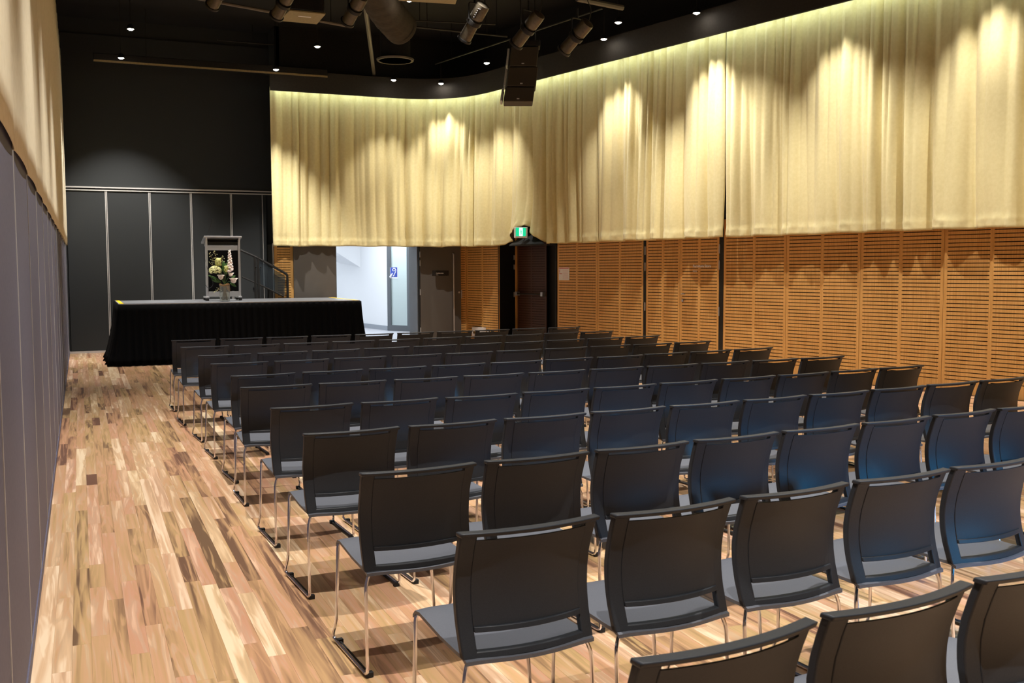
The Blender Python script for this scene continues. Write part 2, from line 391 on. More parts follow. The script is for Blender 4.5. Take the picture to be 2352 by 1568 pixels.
# ------------------------------------------------------------------ back wall: operable panels below, plain cloth above
wb = MB().box(XL-.2, XR+.2, YB+.02, YB+.25, 0, ZC).build('wall_back', M['wallfabric']); tag(wb, kind='structure')
MB().box(XL, XR+.1, YB-.01, YB+.02, 3.16, 6.0).build('upper_panel', M['wallfabric'], wb)
XB = [XL+.02, .5, 1.283, 2.052, 2.818, 3.433, XR]
for a, b in zip(XB, XB[1:]):
    MB().box(a+.012, b-.012, YB-.005, YB+.02, .04, 3.08).build('wall_panel', M['wallfabric'], wb, bevel=.003)
for k, b in enumerate(XB[1:-1]):
    w_ = .02 if k < 4 else .008
    MB().box(b-w_, b-w_*.25, YB-.02, YB+.01, .04, 3.08).box(b+w_*.25, b+w_, YB-.02, YB+.01, .04, 3.08).build('joint_trim', M['whitetrim'], wb)
MB().box(XL, XR+.1, YB-.03, YB+.01, 3.085, 3.105).box(XL, XR+.1, YB-.045, YB+.01, 3.135, 3.16).build('head_track', M['whitetrim'], wb)
MB().box(XL, XR, YB-.02, YB+.01, 0, .04).build('floor_track', M['whitetrim'], wb)
dl = MB(); dl.bm = bmesh.new(); kp = ony(585, 660, YB-.02)
bmesh.ops.create_cone(dl.bm, cap_ends=True, segments=16, radius1=.032, radius2=.028, depth=.03, matrix=Matrix.Translation(kp) @ Matrix.Rotation(PI/2, 4, 'X'))
dl.build('lock_escutcheon', M['chrome'], wb)
# return between the back wall and the front wall with the doors
wret = MB().box(XR, XR+.1, YF+.02, YB+.02, 0, 2.08).box(XR+.1, XR+.2, YF+.02, YB+.02, 2.08, ZC).build('wall_return', M['wallfabric']); tag(wret, kind='structure')
MB().box(XR-.015, XR+.0, YF+.0, YF+.04, .0, 2.1).build('corner_trim', M['whitetrim'], wret)
# ------------------------------------------------------------------ slatted panels
PITCH, Z0, ZT = .05, .17, 2.32
def slat_panel(name, p0, d, width, out, parent, cols=2, m=M['oak'], edge=.045, mid=.05, ztop=ZT, indiv=False, zbase=.04, t=.02):
    """p0: foot of the panel (xyz), d: unit direction along the wall, out: unit vector into the room"""
    p0, d, out = Vector(p0), Vector(d), Vector(out)
    root = MB()
    Z = Vector((0, 0, 1))
    def bx(mb, a0, a1, z0, z1, dep): mb.obox(p0+d*a0+Z*z0, d*(a1-a0), -out*dep, Z*(z1-z0))
    gap = .003
    bx(root, gap, edge, zbase, ztop, t); bx(root, width-edge, width-gap, zbase, ztop, t)
    cw = (width-2*edge-mid*(cols-1))/cols; spans = []
    for c in range(cols):
        a = edge+c*(cw+mid); spans.append((a, a+cw))
        if c: bx(root, a-mid, a, zbase, ztop, t)
    for a, b in spans:
        bx(root, a, b, zbase, Z0-.0055, t); 
    # groove backing
    bx(root, edge, width-edge, zbase, ztop, .001) if False else None
    fr = root.build(name, m, parent)
    back = MB(); back.obox(p0+d*edge-out*t+Z*zbase, d*(width-2*edge), out*.004, Z*(ztop-zbase)); back.build('groove_backing', M['groove'], fr)
    nz = int((ztop-Z0)/PITCH)
    if indiv:
        me = None
        for a, b in spans:
            for k in range(nz):
                z = Z0+k*PITCH+.0055
                if me is None:
                    mb = MB(); mb.obox(Vector((0, 0, 0)), d*(b-a), -out*(t-.005), Z*(PITCH-.011)); o = mb.build('slat', m, fr, bevel=0); me = o.data
                else:
                    o = bpy.data.objects.new('slat', me); C.objects.link(o); o.parent = fr
                o.location = p0+d*a+Z*z
    else:
        mb = MB()
        for a, b in spans:
            for k in range(nz): bx(mb, a, b, Z0+k*PITCH+.0055, Z0+(k+1)*PITCH-.0055, t-.005)
        mb.build('slats', m, fr, kind='stuff')
    return fr
# right wall body
RS0, RS1 = 7.977, 9.865                   # recess of the exit door
ws = (YR-G.y)/T.y - .3
s_end = (YF-G.y)/T.y + .15
HB = 2.36
b = MB()
def seg(mb, s0, s1, o0, o1, z0, z1): mb.obox(wp(s0, o0, z0), T*(s1-s0), N*(o1-o0), Vector((0, 0, z1-z0)))
seg(b, ws, RS0, .02, .8, 0, ZC); seg(b, RS1, s_end+.6, .02, .8, 0, ZC); seg(b, RS0, RS1, .02, .8, HB, ZC); seg(b, RS0, RS1, .52, .8, 0, HB)
wrt = b.build('wall_right', M['black']); tag(wrt, kind='structure')
e = {k: wall_s(k) for k in (1071, 1146, 1280, 1372, 1478, 1484, 1562, 1652, 1662, 1806, 1976, 2168)}
nT = -T
def rp(sa, sb, **kw): return slat_panel('wall_panel', wp(sa), nT, sa-sb, -N, wrt, **kw)
rp(s_end-.02, e[1071], cols=1, edge=.02)
rp(e[1071], e[1146]+.0)
rp(e[1280], e[1372]); rp(e[1372], e[1478])
rp(e[1662], e[1806]); 
rp(e[1806], e[1976], indiv=True); rp(e[1976], e[2168], indiv=True)
a = e[2168]
rp(a, a-1.24, indiv=True); a -= 1.24
while a > ws+1.4:
    rp(a, a-1.24); a -= 1.24
# plain oak skirting line under the slats and dark door jambs
b = MB(); seg(b, e[1478], e[1484]-.0, -.004, .02, 0, HB-.1); seg(b, e[1652], e[1662], -.004, .02, 0, HB-.1)
b.build('dark_jamb', M['darkmetal'], wrt)
b = MB(); seg(b, ws, e[1662], 0, .02, 0, .04); seg(b, e[1478], RS0, 0, .02, 0, .04); seg(b, RS1, s_end, 0, .02, 0, .04)
o = b.build('baseboard_right', M['oak']); tag(o, kind='structure')
# exit recess lining (dark grey jambs) and the slatted door in it, recess shade in its colour
b = MB(); seg(b, RS1, RS1+.02, -.006, .52, 0, HB); b.build('recess_lining', M['fascia'], wrt)
b = MB(); seg(b, RS0-.02, RS0, -.012, .52, 0, HB); b.build('recess_lining', M['darkmetal'], wrt)
d2 = empty('door_2', wp(RS1-.03, .44)); tag(d2, kind='structure')
def reparent(o, p):
    o.parent = p; o.matrix_parent_inverse = Matrix.Translation(p.location).inverted(); return o
sd0 = wall_s(1190, .44); sd1 = wall_s(1257, .44)
o = slat_panel('door_leaf', wp(sd0, .42), nT, sd0-sd1, -N, None, m=M['oakshade'], edge=.05, mid=.05, zbase=.01); reparent(o, d2)
o = MB(); seg(o, sd0, sd0+.02, .38, .44, 0, 2.3); reparent(o.build('door_edge', M['oak']), d2)
o = MB(); o.tube([wp(sd0-.04, .36, 1.07), wp(sd1+.06, .36, 1.07)], .016); reparent(o.build('push_bar', M['darkmetal'], smooth='auto'), d2)
for ss in (sd0-.09, sd1+.03):
    o = MB(); seg(o, ss, ss+.07, .34, .42, 1.03, 1.11); reparent(o.build('bar_bracket', M['alu'], bevel=.004), d2)
for yy in (591, 613, 677):
    o = MB(); zz = ony(1183, yy, 19.0).z; seg(o, sd0+.04, sd0+.12, .37, .39, zz-.05, zz+.05); reparent(o.build('hinge', M['alu'], bevel=.003), d2)
# furniture store doors (two leaves) in the right wall
d3 = empty('door_3', wp(e[1484])); tag(d3, kind='structure')
L1 = reparent(slat_panel('door_leaf', wp(e[1484]), nT, e[1484]-e[1562], -N, None, zbase=.01), d3)
L2 = reparent(slat_panel('door_leaf', wp(e[1562]), nT, e[1562]-e[1652], -N, None, zbase=.01), d3)
for s_, zs in ((e[1484]+.012, (1.87, 1.6, .93)), (e[1652]-.01, (1.87, 1.62, .9, .13))):
    for z_ in zs:
        o = MB(); o.tube([wp(s_, -.012, z_-.07), wp(s_, -.012, z_+.07)], .011); reparent(o.build('hinge', M['alu'], smooth='auto'), d3)
hs = wall_s(1569)
o = MB(); o.tube(curve_pts([wp(hs, 0, 1.16), wp(hs, -.05, 1.16), wp(hs-.09, -.05, 1.16)], .02), .009); reparent(o.build('lever_handle', M['alu'], smooth='auto'), d3)
o = MB(); o.tube([wp(hs, 0, 1.05), wp(hs, -.015, 1.05)], .022, 14); reparent(o.build('lock', M['alu'], smooth='auto'), d3)
tz = (wp(wall_s(1592), -.004, 1.585))
rot_r = (PI/2, 0, math.atan2(nT.y, nT.x))
text('door_lettering', 'Furniture Store', .062, tz, rot_r, M['paper'], None, True)
o = bpy.context.scene.objects.get('door_lettering'); reparent(o, d3)
o = text('door_lettering', 'Entry', .04, tz+Vector((0, 0, -.07)), rot_r, M['paper']); reparent(o, d3)
# evacuation notice
nt = empty('wall_notice', wp(wall_s(1284), 0, 0)); tag(nt, 'white paper notice with red header fixed to wooden slatted panel beside dark exit recess', 'notice')
sN0, sN1 = wall_s(1284), wall_s(1308)
p = wp(sN0, -.001, 1.36)
o = MB(); o.obox(p, nT*(sN0-sN1), -N*.006, Vector((0, 0, .235))); reparent(o.build('sheet', M['paper']), nt)
o = MB(); o.obox(wp(sN0-.01, -.0075, 1.575), nT*(sN0-sN1-.02), -N*.001, Vector((0, 0, .013))); reparent(o.build('header', M['red']), nt)
o = MB(); o.obox(wp(sN0-.02, -.0075, 1.475), nT*.08, -N*.001, Vector((0, 0, .008))); o.obox(wp(sN0-.02, -.0075, 1.5), nT*.012, -N*.001, Vector((0, 0, .06)))
for k in range(9): o.obox(wp(sN0-.12, -.0075, 1.385+k*.02), nT*(.16), -N*.0006, Vector((0, 0, .0018)))
reparent(o.build('red_text', M['red']), nt)
# socket box and outlets low on the slatted panel
sb = empty('socket_box', wp(wall_s(1090), 0, 0)); tag(sb, 'white double socket box low on slatted wall behind the front row', 'socket')
s0, s1 = wall_s(1089.5), wall_s(1115.5)
o = MB(); o.obox(wp(s0, -.001, .17), nT*(s0-s1), -N*.07, Vector((0, 0, .19))); reparent(o.build('box_body', M['paper'], bevel=.006), sb)
for k in (.1, .27):
    o = MB(); q = wp(s0-(s0-s1)*k*1.25-.04, -.071, .25); o.tube([q, q-N*.012], .032, 12); reparent(o.build('socket', M['gold'], smooth='auto'), sb)
for k, px in enumerate((1121, 1131)):
    q = wall_s(px); u = empty('power_outlet', wp(q, 0, 0)); tag(u, ('small pale power outlet in black surround next to the white socket box' if k == 0 else 'small pale power outlet in black surround nearest the exit recess'), 'outlet', 'outlets low on the slatted wall')
    o = MB(); o.obox(wp(q+.055, -.001, .2), nT*.11, -N*.006, Vector((0, 0, .1))); reparent(o.build('surround', M['rubber']), u)
    o = MB(); o.obox(wp(q+.036, -.007, .215), nT*.072, -N*.008, Vector((0, 0, .07))); reparent(o.build('plate', M['paper'], bevel=.003), u)
# ------------------------------------------------------------------ front wall with the double door
OX0, OX1 = 4.75, 6.49
XC = 7.6
b = MB(); b.box(XR+.005, OX0, YF+.02, YF+.55, 0, 2.08).box(XR+.105, OX0, YF+.02, YF+.55, 2.08, ZC).box(OX1, 8.6, YF+.02, YF+.55, 0, ZC).box(OX0, OX1, YF+.02, YF+.55, 2.1, ZC)
wf = b.build('wall_front', M['darkmetal']); tag(wf, kind='structure')
slat_panel('wall_panel', (XR+.01, YF, 0), (1, 0, 0), 3.9-XR, (0, -1, 0), wf, cols=1, edge=.06, ztop=2.06)
slat_panel('wall_panel', (7.43, YF, 0), (1, 0, 0), .13, (0, -1, 0), wf, cols=1, edge=.015)
d1 = empty('door_1', (OX0, YF, 0)); tag(d1, kind='structure')
def dpart(mb, name, m, **kw): return reparent(mb.build(name, m, **kw), d1)
dpart(MB().box(3.9, OX0-.004, YF-.06, YF-.01, .01, 2.15), 'door_leaf', M['doorbrown'], bevel=.003)
rl = dpart(MB().box(OX1+.03, 7.42, YF-.06, YF-.01, .01, 2.06), 'door_leaf', M['doorbrown'], bevel=.003)
dpart(MB().box(OX0-.001, OX0+.02, YF+.0, YF+.55, 0, 2.1).box(OX1-.02, OX1+.001, YF+.0, YF+.56, 0, 2.1).box(OX0+.02, OX1-.02, YF, YF+.55, 2.06, 2.1), 'door_frame', M['frame'])
dpart(MB().box(OX1+.0, OX1+.026, YF-.05, YF+.0, 0, 2.1), 'door_seal', M['rubber'])
for z_ in (1.88, 1.7, 1.1, .3):
    dpart(MB().tube([(OX1+.028, YF-.062, z_-.06), (OX1+.028, YF-.062, z_+.06)], .011), 'hinge', M['alu'], smooth='auto')
hx = ony(1042, 650, YF-.1).x
dpart(MB().tube(curve_pts([(hx, YF-.06, 1.9), (hx, YF-.11, 1.9), (hx, YF-.11, .12), (hx, YF-.06, .12)], .03), .016, 10), 'pull_handle', M['alu'], smooth='auto')
kx = ony(1054, 671, YF-.07)
dpart(MB().tube([(kx.x, YF-.06, kx.z), (kx.x, YF-.085, kx.z)], .022, 12), 'lock', M['alu'], smooth='auto')
sx = [ony(993, 628, YF-.07), ony(1031, 628, YF-.07)]
zt_, zb_ = ony(1010, 621, YF-.07).z, ony(1010, 633, YF-.07).z
plq = dpart(MB().box(sx[0].x, sx[1].x, YF-.068, YF-.06, zb_, zt_), 'door_plaque', M['darkmetal'], bevel=.001)
tx = ony(1001.5, 628, YF-.07)
tt = text('plaque_lettering', 'Auditorium', .036, (tx.x, YF-.069, tx.z-.004), (PI/2, 0, 0), M['paper'], None, True)
tt2 = text('plaque_lettering', 'Entry', .022, (tx.x, YF-.069, tx.z-.034), (PI/2, 0, 0), M['paper'], None, True)
for q in (tt, tt2): q.parent = plq; q.matrix_parent_inverse = plq.matrix_basis.inverted(); pass
o = MB(); pz = ony(1060, 676, YF-.02); o.box(pz.x-.012, pz.x+.012, YF-.03, YF-.0, pz.z-.08, pz.z+.09)
dpart(o, 'strike_plate', M['alu'])
# corridor beyond the doors
def S(o): tag(o, kind='structure'); return o
S(MB().box(4.0, 9.6, YB+.0, 31.4, -.012, .001).build('floor_corridor', M['whitegrey']))
b = MB(); P0, P1 = Vector((7.27, 25.39, 0)), Vector((6.72, 29.6, 0)); dd = P1-P0
b.obox(P0, dd, Vector((.15, 0, 0)), Vector((0, 0, 3.6))); S(b.build('wall_corridor_right', M['white']))
b = MB(); b.obox(P0, dd, Vector((-.02, 0, 0)), Vector((0, 0, .12))); S(b.build('baseboard_corridor', M['skirting']))
S(MB().box(4.0, 7.2, 29.6, 29.8, 0, 3.6).build('wall_corridor_back', M['white']))
S(MB().box(4.2, 4.35, YF+.56, 29.6, 0, 3.6).build('wall_corridor_left', M['white']))
S(MB().box(4.2, 9.6, YF+.56, 29.8, 3.6, 3.7).build('ceiling_corridor', M['white']))
S(MB().box(8.75, 8.9, YF+.56, 26, 0, 3.6).build('wall_corridor_end', M['white']))
S(MB().box(7.35, 8.9, 26.0, 26.1, 0, 3.6).build('wall_corridor_far', M['white']))
# stair soffit in the corridor
q = [ony(752, 566, 27.2), ony(826, 613, 27.2), ony(860, 613, 27.2)]
o = MB(); o.poly([(q[0].x, 27.2, q[0].z), (q[1].x, 27.2, q[1].z), (7.1, 27.2, q[2].z), (7.1, 27.2, 3.6), (q[0].x, 27.2, 3.6)], (0, 1.6, 0)); S(o.build('trim_1', M['white']))
# glazed door standing in the corridor
A, B_ = onz(889, 759, 0), onz(949, 762, 0); A = Vector((A.x, A.y-.05, 0)); dv = (B_-A); wdt = dv.length; dv.normalize(); nv = Vector((dv.y, -dv.x, 0))
d4 = empty('door_4', A); tag(d4, kind='structure')
Zv = Vector((0, 0, 1)); st = wdt*.14
o = MB(); o.obox(A, dv*st, nv*-.05, Zv*2.5); o.obox(A+dv*(wdt-st*1.6), dv*st*1.6, nv*-.05, Zv*2.5)
o.obox(A+dv*st, dv*(wdt-st*2.6), nv*-.05, Zv*.15); o.obox(A+dv*st+Zv*2.42, dv*(wdt-st*2.6), nv*-.05, Zv*.08)
reparent(o.build('door_frame', M['frame'], bevel=.003), d4)
o = MB(); o.obox(A+dv*st+Zv*.15+nv*-.02, dv*(wdt-st*2.6), nv*-.01, Zv*2.27); reparent(o.build('glass_pane', M['glass']), d4)
o = MB(); b0 = 3.2; sgn = A+dv*(st+.0)
z1, z0 = ony(905, 614, A.y).z, ony(905, 636, A.y).z
nf = nv if nv.y < 0 else -nv
wq = .16*wdt/.6*1.6
wq = abs(z1-z0)*.98
plate = MB(); plate.obox(sgn+Zv*(z0-.03)+nf*.004, dv*(wq+.03), nf*.004, Zv*(z1-z0+.03)); reparent(plate.build('hearing_loop_sign', M['paper']), d4)
o = MB(); o.obox(sgn+Zv*z0+nf*.009+dv*.012, dv*(wq-.0), nf*.003, Zv*(z1-z0)); sgb = reparent(o.build('sign_field', M['blue']), d4)
# white ear mark
o = MB()
def ep(a, b_): return sgn+dv*(.012+a*wq)+Zv*(z0+b_*(z1-z0))+nf*.015
ear = [ep(.42, .62), ep(.36, .78), ep(.5, .9), ep(.7, .88), ep(.82, .72), ep(.78, .5), ep(.64, .36), ep(.58, .2), ep(.42, .1)]
o.tube(ear, wq*.055, 6); o.tube([ep(0, .0), ep(.2, .22), ep(.34, .4)], [wq*.13, wq*.1, wq*.06], 6); o.tube([ep(.52, .6), ep(.6, .7), ep(.66, .62)], wq*.035, 6)
reparent(o.build('ear_symbol', M['paper']), d4)
# ------------------------------------------------------------------ curtains
def path_point(s):
    """curtain track: along the front wall, round the corner, then along the right wall. s in metres from the left end"""
    y0 = 20.12
    # intersection of y=y0 and the offset right wall line
    off = -.33
    base = wp(0, off); k = (y0-base.y)/T.y; corner = base+T*k
    Rr = 1.5; ang = math.acos(max(-1, min(1, Vector((-1, 0, 0)).dot(T))))   # angle between incoming reverse and T
    L1 = corner.x-XR+.05
    cut = Rr
    a_end = corner-Vector((cut, 0, 0)); b_start = corner-T*cut
    l1 = L1-cut
    if s < l1: return Vector((XR-.05+s, y0, 0)), Vector((1, 0, 0))
    la = cut*1.62
    if s < l1+la:
        t = (s-l1)/la
        p = a_end*(1-t)**2+corner*2*t*(1-t)+b_start*t*t
        d = ((corner-a_end)*2*(1-t)+(b_start-corner)*2*t).normalized()
        return p, d
    return b_start-T*(s-l1-la), -T
def s_of_px(px):
    lo, hi = 0, 40
    for _ in range(50):
        m_ = (lo+hi)/2; p, d = path_point(m_); v = p-EYE; z = v.dot(fwd); x = 1176+F*v.dot(R2)/z if z > .3 else 9e9
        if x < px: lo = m_
        else: hi = m_
    return lo
ZTOP, ZBOT = 4.99, 2.03
S_EXIT = s_of_px(1214); S_EL = S_EXIT-s_of_px(1160); S_ER = s_of_px(1254)-S_EXIT; S_JOIN = s_of_px(1660)
def fold(s, f, sd):
    """f: 0 at the top, 1 at the bottom. Irregular drapery: broad and narrow folds that drift and merge downwards"""
    drift = .10*mnoise.noise(Vector((s*.5, f*.9, sd)))*f
    q = s+drift+.22*mnoise.noise(Vector((s*.9, sd+5, 0)))+.10*mnoise.noise(Vector((s*2.3, sd+15, 0)))
    a = math.sin(2*PI*q/.62+1.5*math.sin(q*1.3))
    b = math.sin(2*PI*q/.235+2.2*math.sin(q*.9+1))
    c = math.sin(2*PI*q/.118+f*.6)
    wa = .75+.9*mnoise.noise(Vector((s*.45, sd+9, 1)))
    r1 = abs(math.sin(PI*q/.43+.9*math.sin(q*1.9)))**.75
    r2 = abs(math.sin(PI*q/.19+1.3*math.sin(q*1.1+1)+.5*f))**.8
    r3 = math.sin(2*PI*q/.085+f*.8)
    y = (.075+.15*f)*max(.22, wa)*(r1-.6) + (.07-.02*f)*(r2-.6)*(.6+1.5*abs(mnoise.noise(Vector((s*.8, sd, 3))))) + .005*(1-f)*r3
    # occasional deep sharp valley
    v = mnoise.noise(Vector((s*1.7+f*.25, sd+31, 0)))
    y -= .06*max(0, v-.25)*2*(.4+f)
    return y
def curtain(name, s0, s1, sd, m, label):
    nu = int((s1-s0)/.017); zs = [0, .01, .03, .06, .1, .15, .2, .27, .34, .41, .48, .55, .62, .69, .76, .82, .87, .91, .935, .955, .962, .97, .98, .99, 1.0]
    def f(u, v):
        s = s0+(s1-s0)*u; i = int(round(v*(len(zs)-1))); fr = zs[i]
        p, d = path_point(s); nrm = Vector((d.y, -d.x, 0))        # into the room
        y = fold(s, fr, sd)
        if fr >= .955: y += .006*(1 if fr > .957 else 0)+.010*mnoise.noise(Vector((s*14, fr*30, sd)))
        zb = ZBOT+.012*mnoise.noise(Vector((s*1.1, sd, 7)))+.006*math.sin(s*9)
        # lifted over the exit sign
        ds = s-S_EXIT
        lift = 0
        if -S_EL < ds < S_ER:
            k = (1-abs(ds)/S_EL) if ds < 0 else (1-ds/S_ER)
            lift = .36*k**.8
            y += .10*max(0, k)*max(0, (fr-.82)/.18)
            y += .03*mnoise.noise(Vector((s*12, fr*20, 3)))*max(0, (fr-.8)/.2)
        zb += lift
        z = ZTOP+.1-(ZTOP+.1-zb)*fr
        return p+nrm*y+Vector((0, 0, z))
    mb = MB(); mb.grid(f, nu, len(zs)-1)
    o = mb.build(name, m, smooth=True)
    sm = o.modifiers.new('solid', 'SOLIDIFY'); sm.thickness = .003; sm.offset = 0
    tag(o, label, 'curtain'); return o
curtain('curtain', .0, S_JOIN-.004, 2.3, M['curtain'], 'long yellow-gold curtain over the double doors, rounding the corner and lifted above the exit sign')
curtain('curtain', S_JOIN+.004, S_JOIN+19.0, 8.1, M['curtain'], 'pale gold curtain over the right wall, nearest the camera, right of the curtain join')
# left curtain: flat lengths with shallow waves, gathered towards the far end
def left_curtain():
    ys = []
    y0, y1 = YR+.2, YB-.08
    n = 1500
    zs = [0, .2, .4, .6, .8, .9, .95, 1]
    def f(u, v):
        y = y0+(y1-y0)*u; fr = zs[int(round(v*7))]
        k = (y-4.49)/1.13; ph = k-math.floor(k)
        x = XL+.006+.011*math.sin(PI*ph)**.6
        if ph < .012 or ph > .988: x -= .014
        g = max(0, min(1, (y-10.5)/5))
        x += g*(.006+.014*math.sin(2*PI*y/.55+.8*math.sin(y*1.7))*(.7+.3*fr))
        return Vector((x, y, 5.47-(5.47-2.045)*fr))
    o = MB().grid(f, n, 7).build('curtain', M['curtain_left'], smooth=True)
    sm = o.modifiers.new('solid', 'SOLIDIFY'); sm.thickness = .003; sm.offset = 0
    tag(o, 'long cream curtain hanging in flat lengths above the grey panels on the left wall', 'curtain')
left_curtain()
# ------------------------------------------------------------------ fascia (pelmet) in front of the curtain heads
def fascia(s0, s1, n, off0, off1, z0, z1, name, m):
    mb = MB()
    def pt(u, o_, z):
        p, d = path_point(s0+(s1-s0)*u); nrm = Vector((d.y, -d.x, 0)); q = p+nrm*o_; return Vector((q.x, q.y, z))
    prev = None
    for i in range(n+1):
        u = i/n; r = [mb.bm.verts.new(pt(u, off0, z0)), mb.bm.verts.new(pt(u, off1, z0)), mb.bm.verts.new(pt(u, off1, z1)), mb.bm.verts.new(pt(u, off0, z1))]
        if prev:
            for k in range(4): mb.bm.faces.new((prev[k], prev[(k+1) % 4], r[(k+1) % 4], r[k]))
        else: mb.bm.faces.new(r)
        prev = r
    mb.bm.faces.new(prev[::-1])
    return tag(mb.build(name, m, smooth='auto'), kind='structure')
fascia(-.03, 27.5, 160, .2, .24, 4.985, 5.38, 'trim_2', M['fascia'])
fascia(-.03, 27.5, 160, -.24, .2, 5.34, 5.38, 'trim_3', M['black'])
# slot lights above the curtain heads
def slot(p, q, nrm, power):
    mid = (p+q)/2; L = (q-p).length
    l = bpy.data.lights.new('curtain_slot_lamp', 'AREA'); l.shape = 'RECTANGLE'; l.size = L; l.size_y = .05; l.energy = power; l.color = (.82, 1.0, .86)
    o = bpy.data.objects.new('curtain_slot_lamp', l); C.objects.link(o); o.location = mid
    x = (q-p).normalized(); z = Vector((0, 0, 1)); y = z.cross(x)
    # tilt slightly towards the curtain
    zz = (z+nrm*.25).normalized(); y = zz.cross(x).normalized()
    o.matrix_world = Matrix(((x.x, y.x, zz.x, mid.x), (x.y, y.y, zz.y, mid.y), (x.z, y.z, zz.z, mid.z), (0, 0, 0, 1)))
SLOT_W = 3.0
sp_ = 0
while sp_ < 26:
    a_, d_ = path_point(sp_+.02); b__, _ = path_point(sp_+.63)
    nr = Vector((d_.y, -d_.x, 0)); zz = Vector((0, 0, 5.1))
    slot(a_+nr*.15+zz, b__+nr*.15+zz, nr, SLOT_W*.5); sp_ += .65
# ------------------------------------------------------------------ exit sign with hood
ex = empty('exit_sign', wp(wall_s(1208, -.45), -.45, 0)); tag(ex, 'green and white illuminated exit sign poking out below the lifted curtain', 'sign')
pE = depth(1198, 533.5, 18.95)
fx = Vector((-.12, -.99, 0)).normalized(); rx = Vector((-fx.y, fx.x, 0)); 
if rx.x < 0: rx = -rx
hw, hh = .118, .10
o = MB(); o.obox(pE-rx*hw-Zv*hh, rx*2*hw, -fx*.11, Zv*2*hh); body = reparent(o.build('sign_body', M['paper'], bevel=.008), ex)
o = MB(); o.obox(pE-rx*(hw-.005)-Zv*(hh-.03)+fx*.002, rx*(2*hw-.04), -fx*.004, Zv*(2*hh-.045)); reparent(o.build('sign_face', M['exitgreen']), ex)
o = MB(); o.obox(pE-rx*.045-Zv*(hh-.034)+fx*.006, rx*.065, -fx*.004, Zv*(2*hh-.053)); reparent(o.build('door_symbol', M['exitwhite']), ex)
o = MB()
c0 = pE-rx*.013+fx*.009
o.blob(c0+Zv*.045, .009); o.tube([c0+Zv*.034, c0-Zv*.005], .009, 6); o.tube([c0-Zv*.005, c0-Zv*.03-rx*.012, c0-Zv*.05-rx*.01], .005, 6); o.tube([c0-Zv*.005, c0-Zv*.03+rx*.014, c0-Zv*.045+rx*.02], .005, 6); o.tube([c0+Zv*.025-rx*.02, c0+Zv*.03, c0+Zv*.015+rx*.02], .004, 6)
reparent(o.build('running_figure', M['exitgreen']), ex)
o = MB(); q0 = wp(wall_s(1208, -.1)-.1, .02, 2.45); o.tube([pE-fx*.1, q0], .012); reparent(o.build('mounting_arm', M['darkmetal']), ex)
# dark hood over the exit
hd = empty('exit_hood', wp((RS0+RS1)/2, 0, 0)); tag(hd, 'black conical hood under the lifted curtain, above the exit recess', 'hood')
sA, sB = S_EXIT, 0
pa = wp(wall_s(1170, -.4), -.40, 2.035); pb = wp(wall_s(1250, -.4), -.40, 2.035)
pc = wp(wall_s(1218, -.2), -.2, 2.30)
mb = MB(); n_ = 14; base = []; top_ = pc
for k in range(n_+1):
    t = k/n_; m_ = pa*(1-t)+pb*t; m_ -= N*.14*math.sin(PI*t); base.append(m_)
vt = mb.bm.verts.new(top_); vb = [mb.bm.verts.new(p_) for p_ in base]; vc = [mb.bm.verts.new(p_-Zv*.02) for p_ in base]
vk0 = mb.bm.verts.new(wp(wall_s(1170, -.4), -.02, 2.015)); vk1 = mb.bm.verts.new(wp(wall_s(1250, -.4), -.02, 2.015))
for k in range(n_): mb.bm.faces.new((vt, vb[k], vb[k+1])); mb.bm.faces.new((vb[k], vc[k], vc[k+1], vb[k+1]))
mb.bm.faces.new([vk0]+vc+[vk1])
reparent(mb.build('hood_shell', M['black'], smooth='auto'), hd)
# ------------------------------------------------------------------ stage
SZ, SX0, SX1, SY0, SY1 = 1.02, .575, 4.62, 17.95, 20.1
stg = empty('stage', ((SX0+SX1)/2, (SY0+SY1)/2, 0)); tag(stg, 'raised black-skirted stage platform with grey deck in front of the dark back wall', 'stage')
def sp(mb, name, m, **kw): return reparent(mb.build(name, m, **kw), stg)
nmod = 3
for k in range(nmod):
    for j in range(2):
        xa = SX0+(SX1-SX0)*k/nmod; xb = SX0+(SX1-SX0)*(k+1)/nmod; ya = SY0+(SY1-SY0)*j/2; yb = SY0+(SY1-SY0)*(j+1)/2
        sp(MB().box(xa+.004, xb-.004, ya+.004, yb-.004, SZ-.05, SZ), 'deck_panel', M['deck'], bevel=.004)
sp(MB().box(SX0-.005, SX1+.005, SY0-.012, SY0+.004, SZ-.06, SZ+.003).box(SX0-.005, SX0+.01, SY0, SY1, SZ-.06, SZ+.003).box(SX1-.01, SX1+.005, SY0, SY1, SZ-.06, SZ+.003), 'edge_rail', M['alu'])
sp(MB().box(SX0+.012, SX0+.075, SY0+.005, SY1-.01, SZ, SZ+.004), 'yellow_tape', M['yellow'])
sp(MB().box(SX1-.075, SX1-.012, SY0+.005, SY1-.01, SZ, SZ+.004), 'yellow_tape', M['yellow'])
for xa in (SX0+.1, (SX0+SX1)/2, SX1-.1):
    for ya in (SY0+.1, SY1-.1): sp(MB().box(xa-.025, xa+.025, ya-.025, ya+.025, 0, SZ-.05), 'leg', M['alu'])
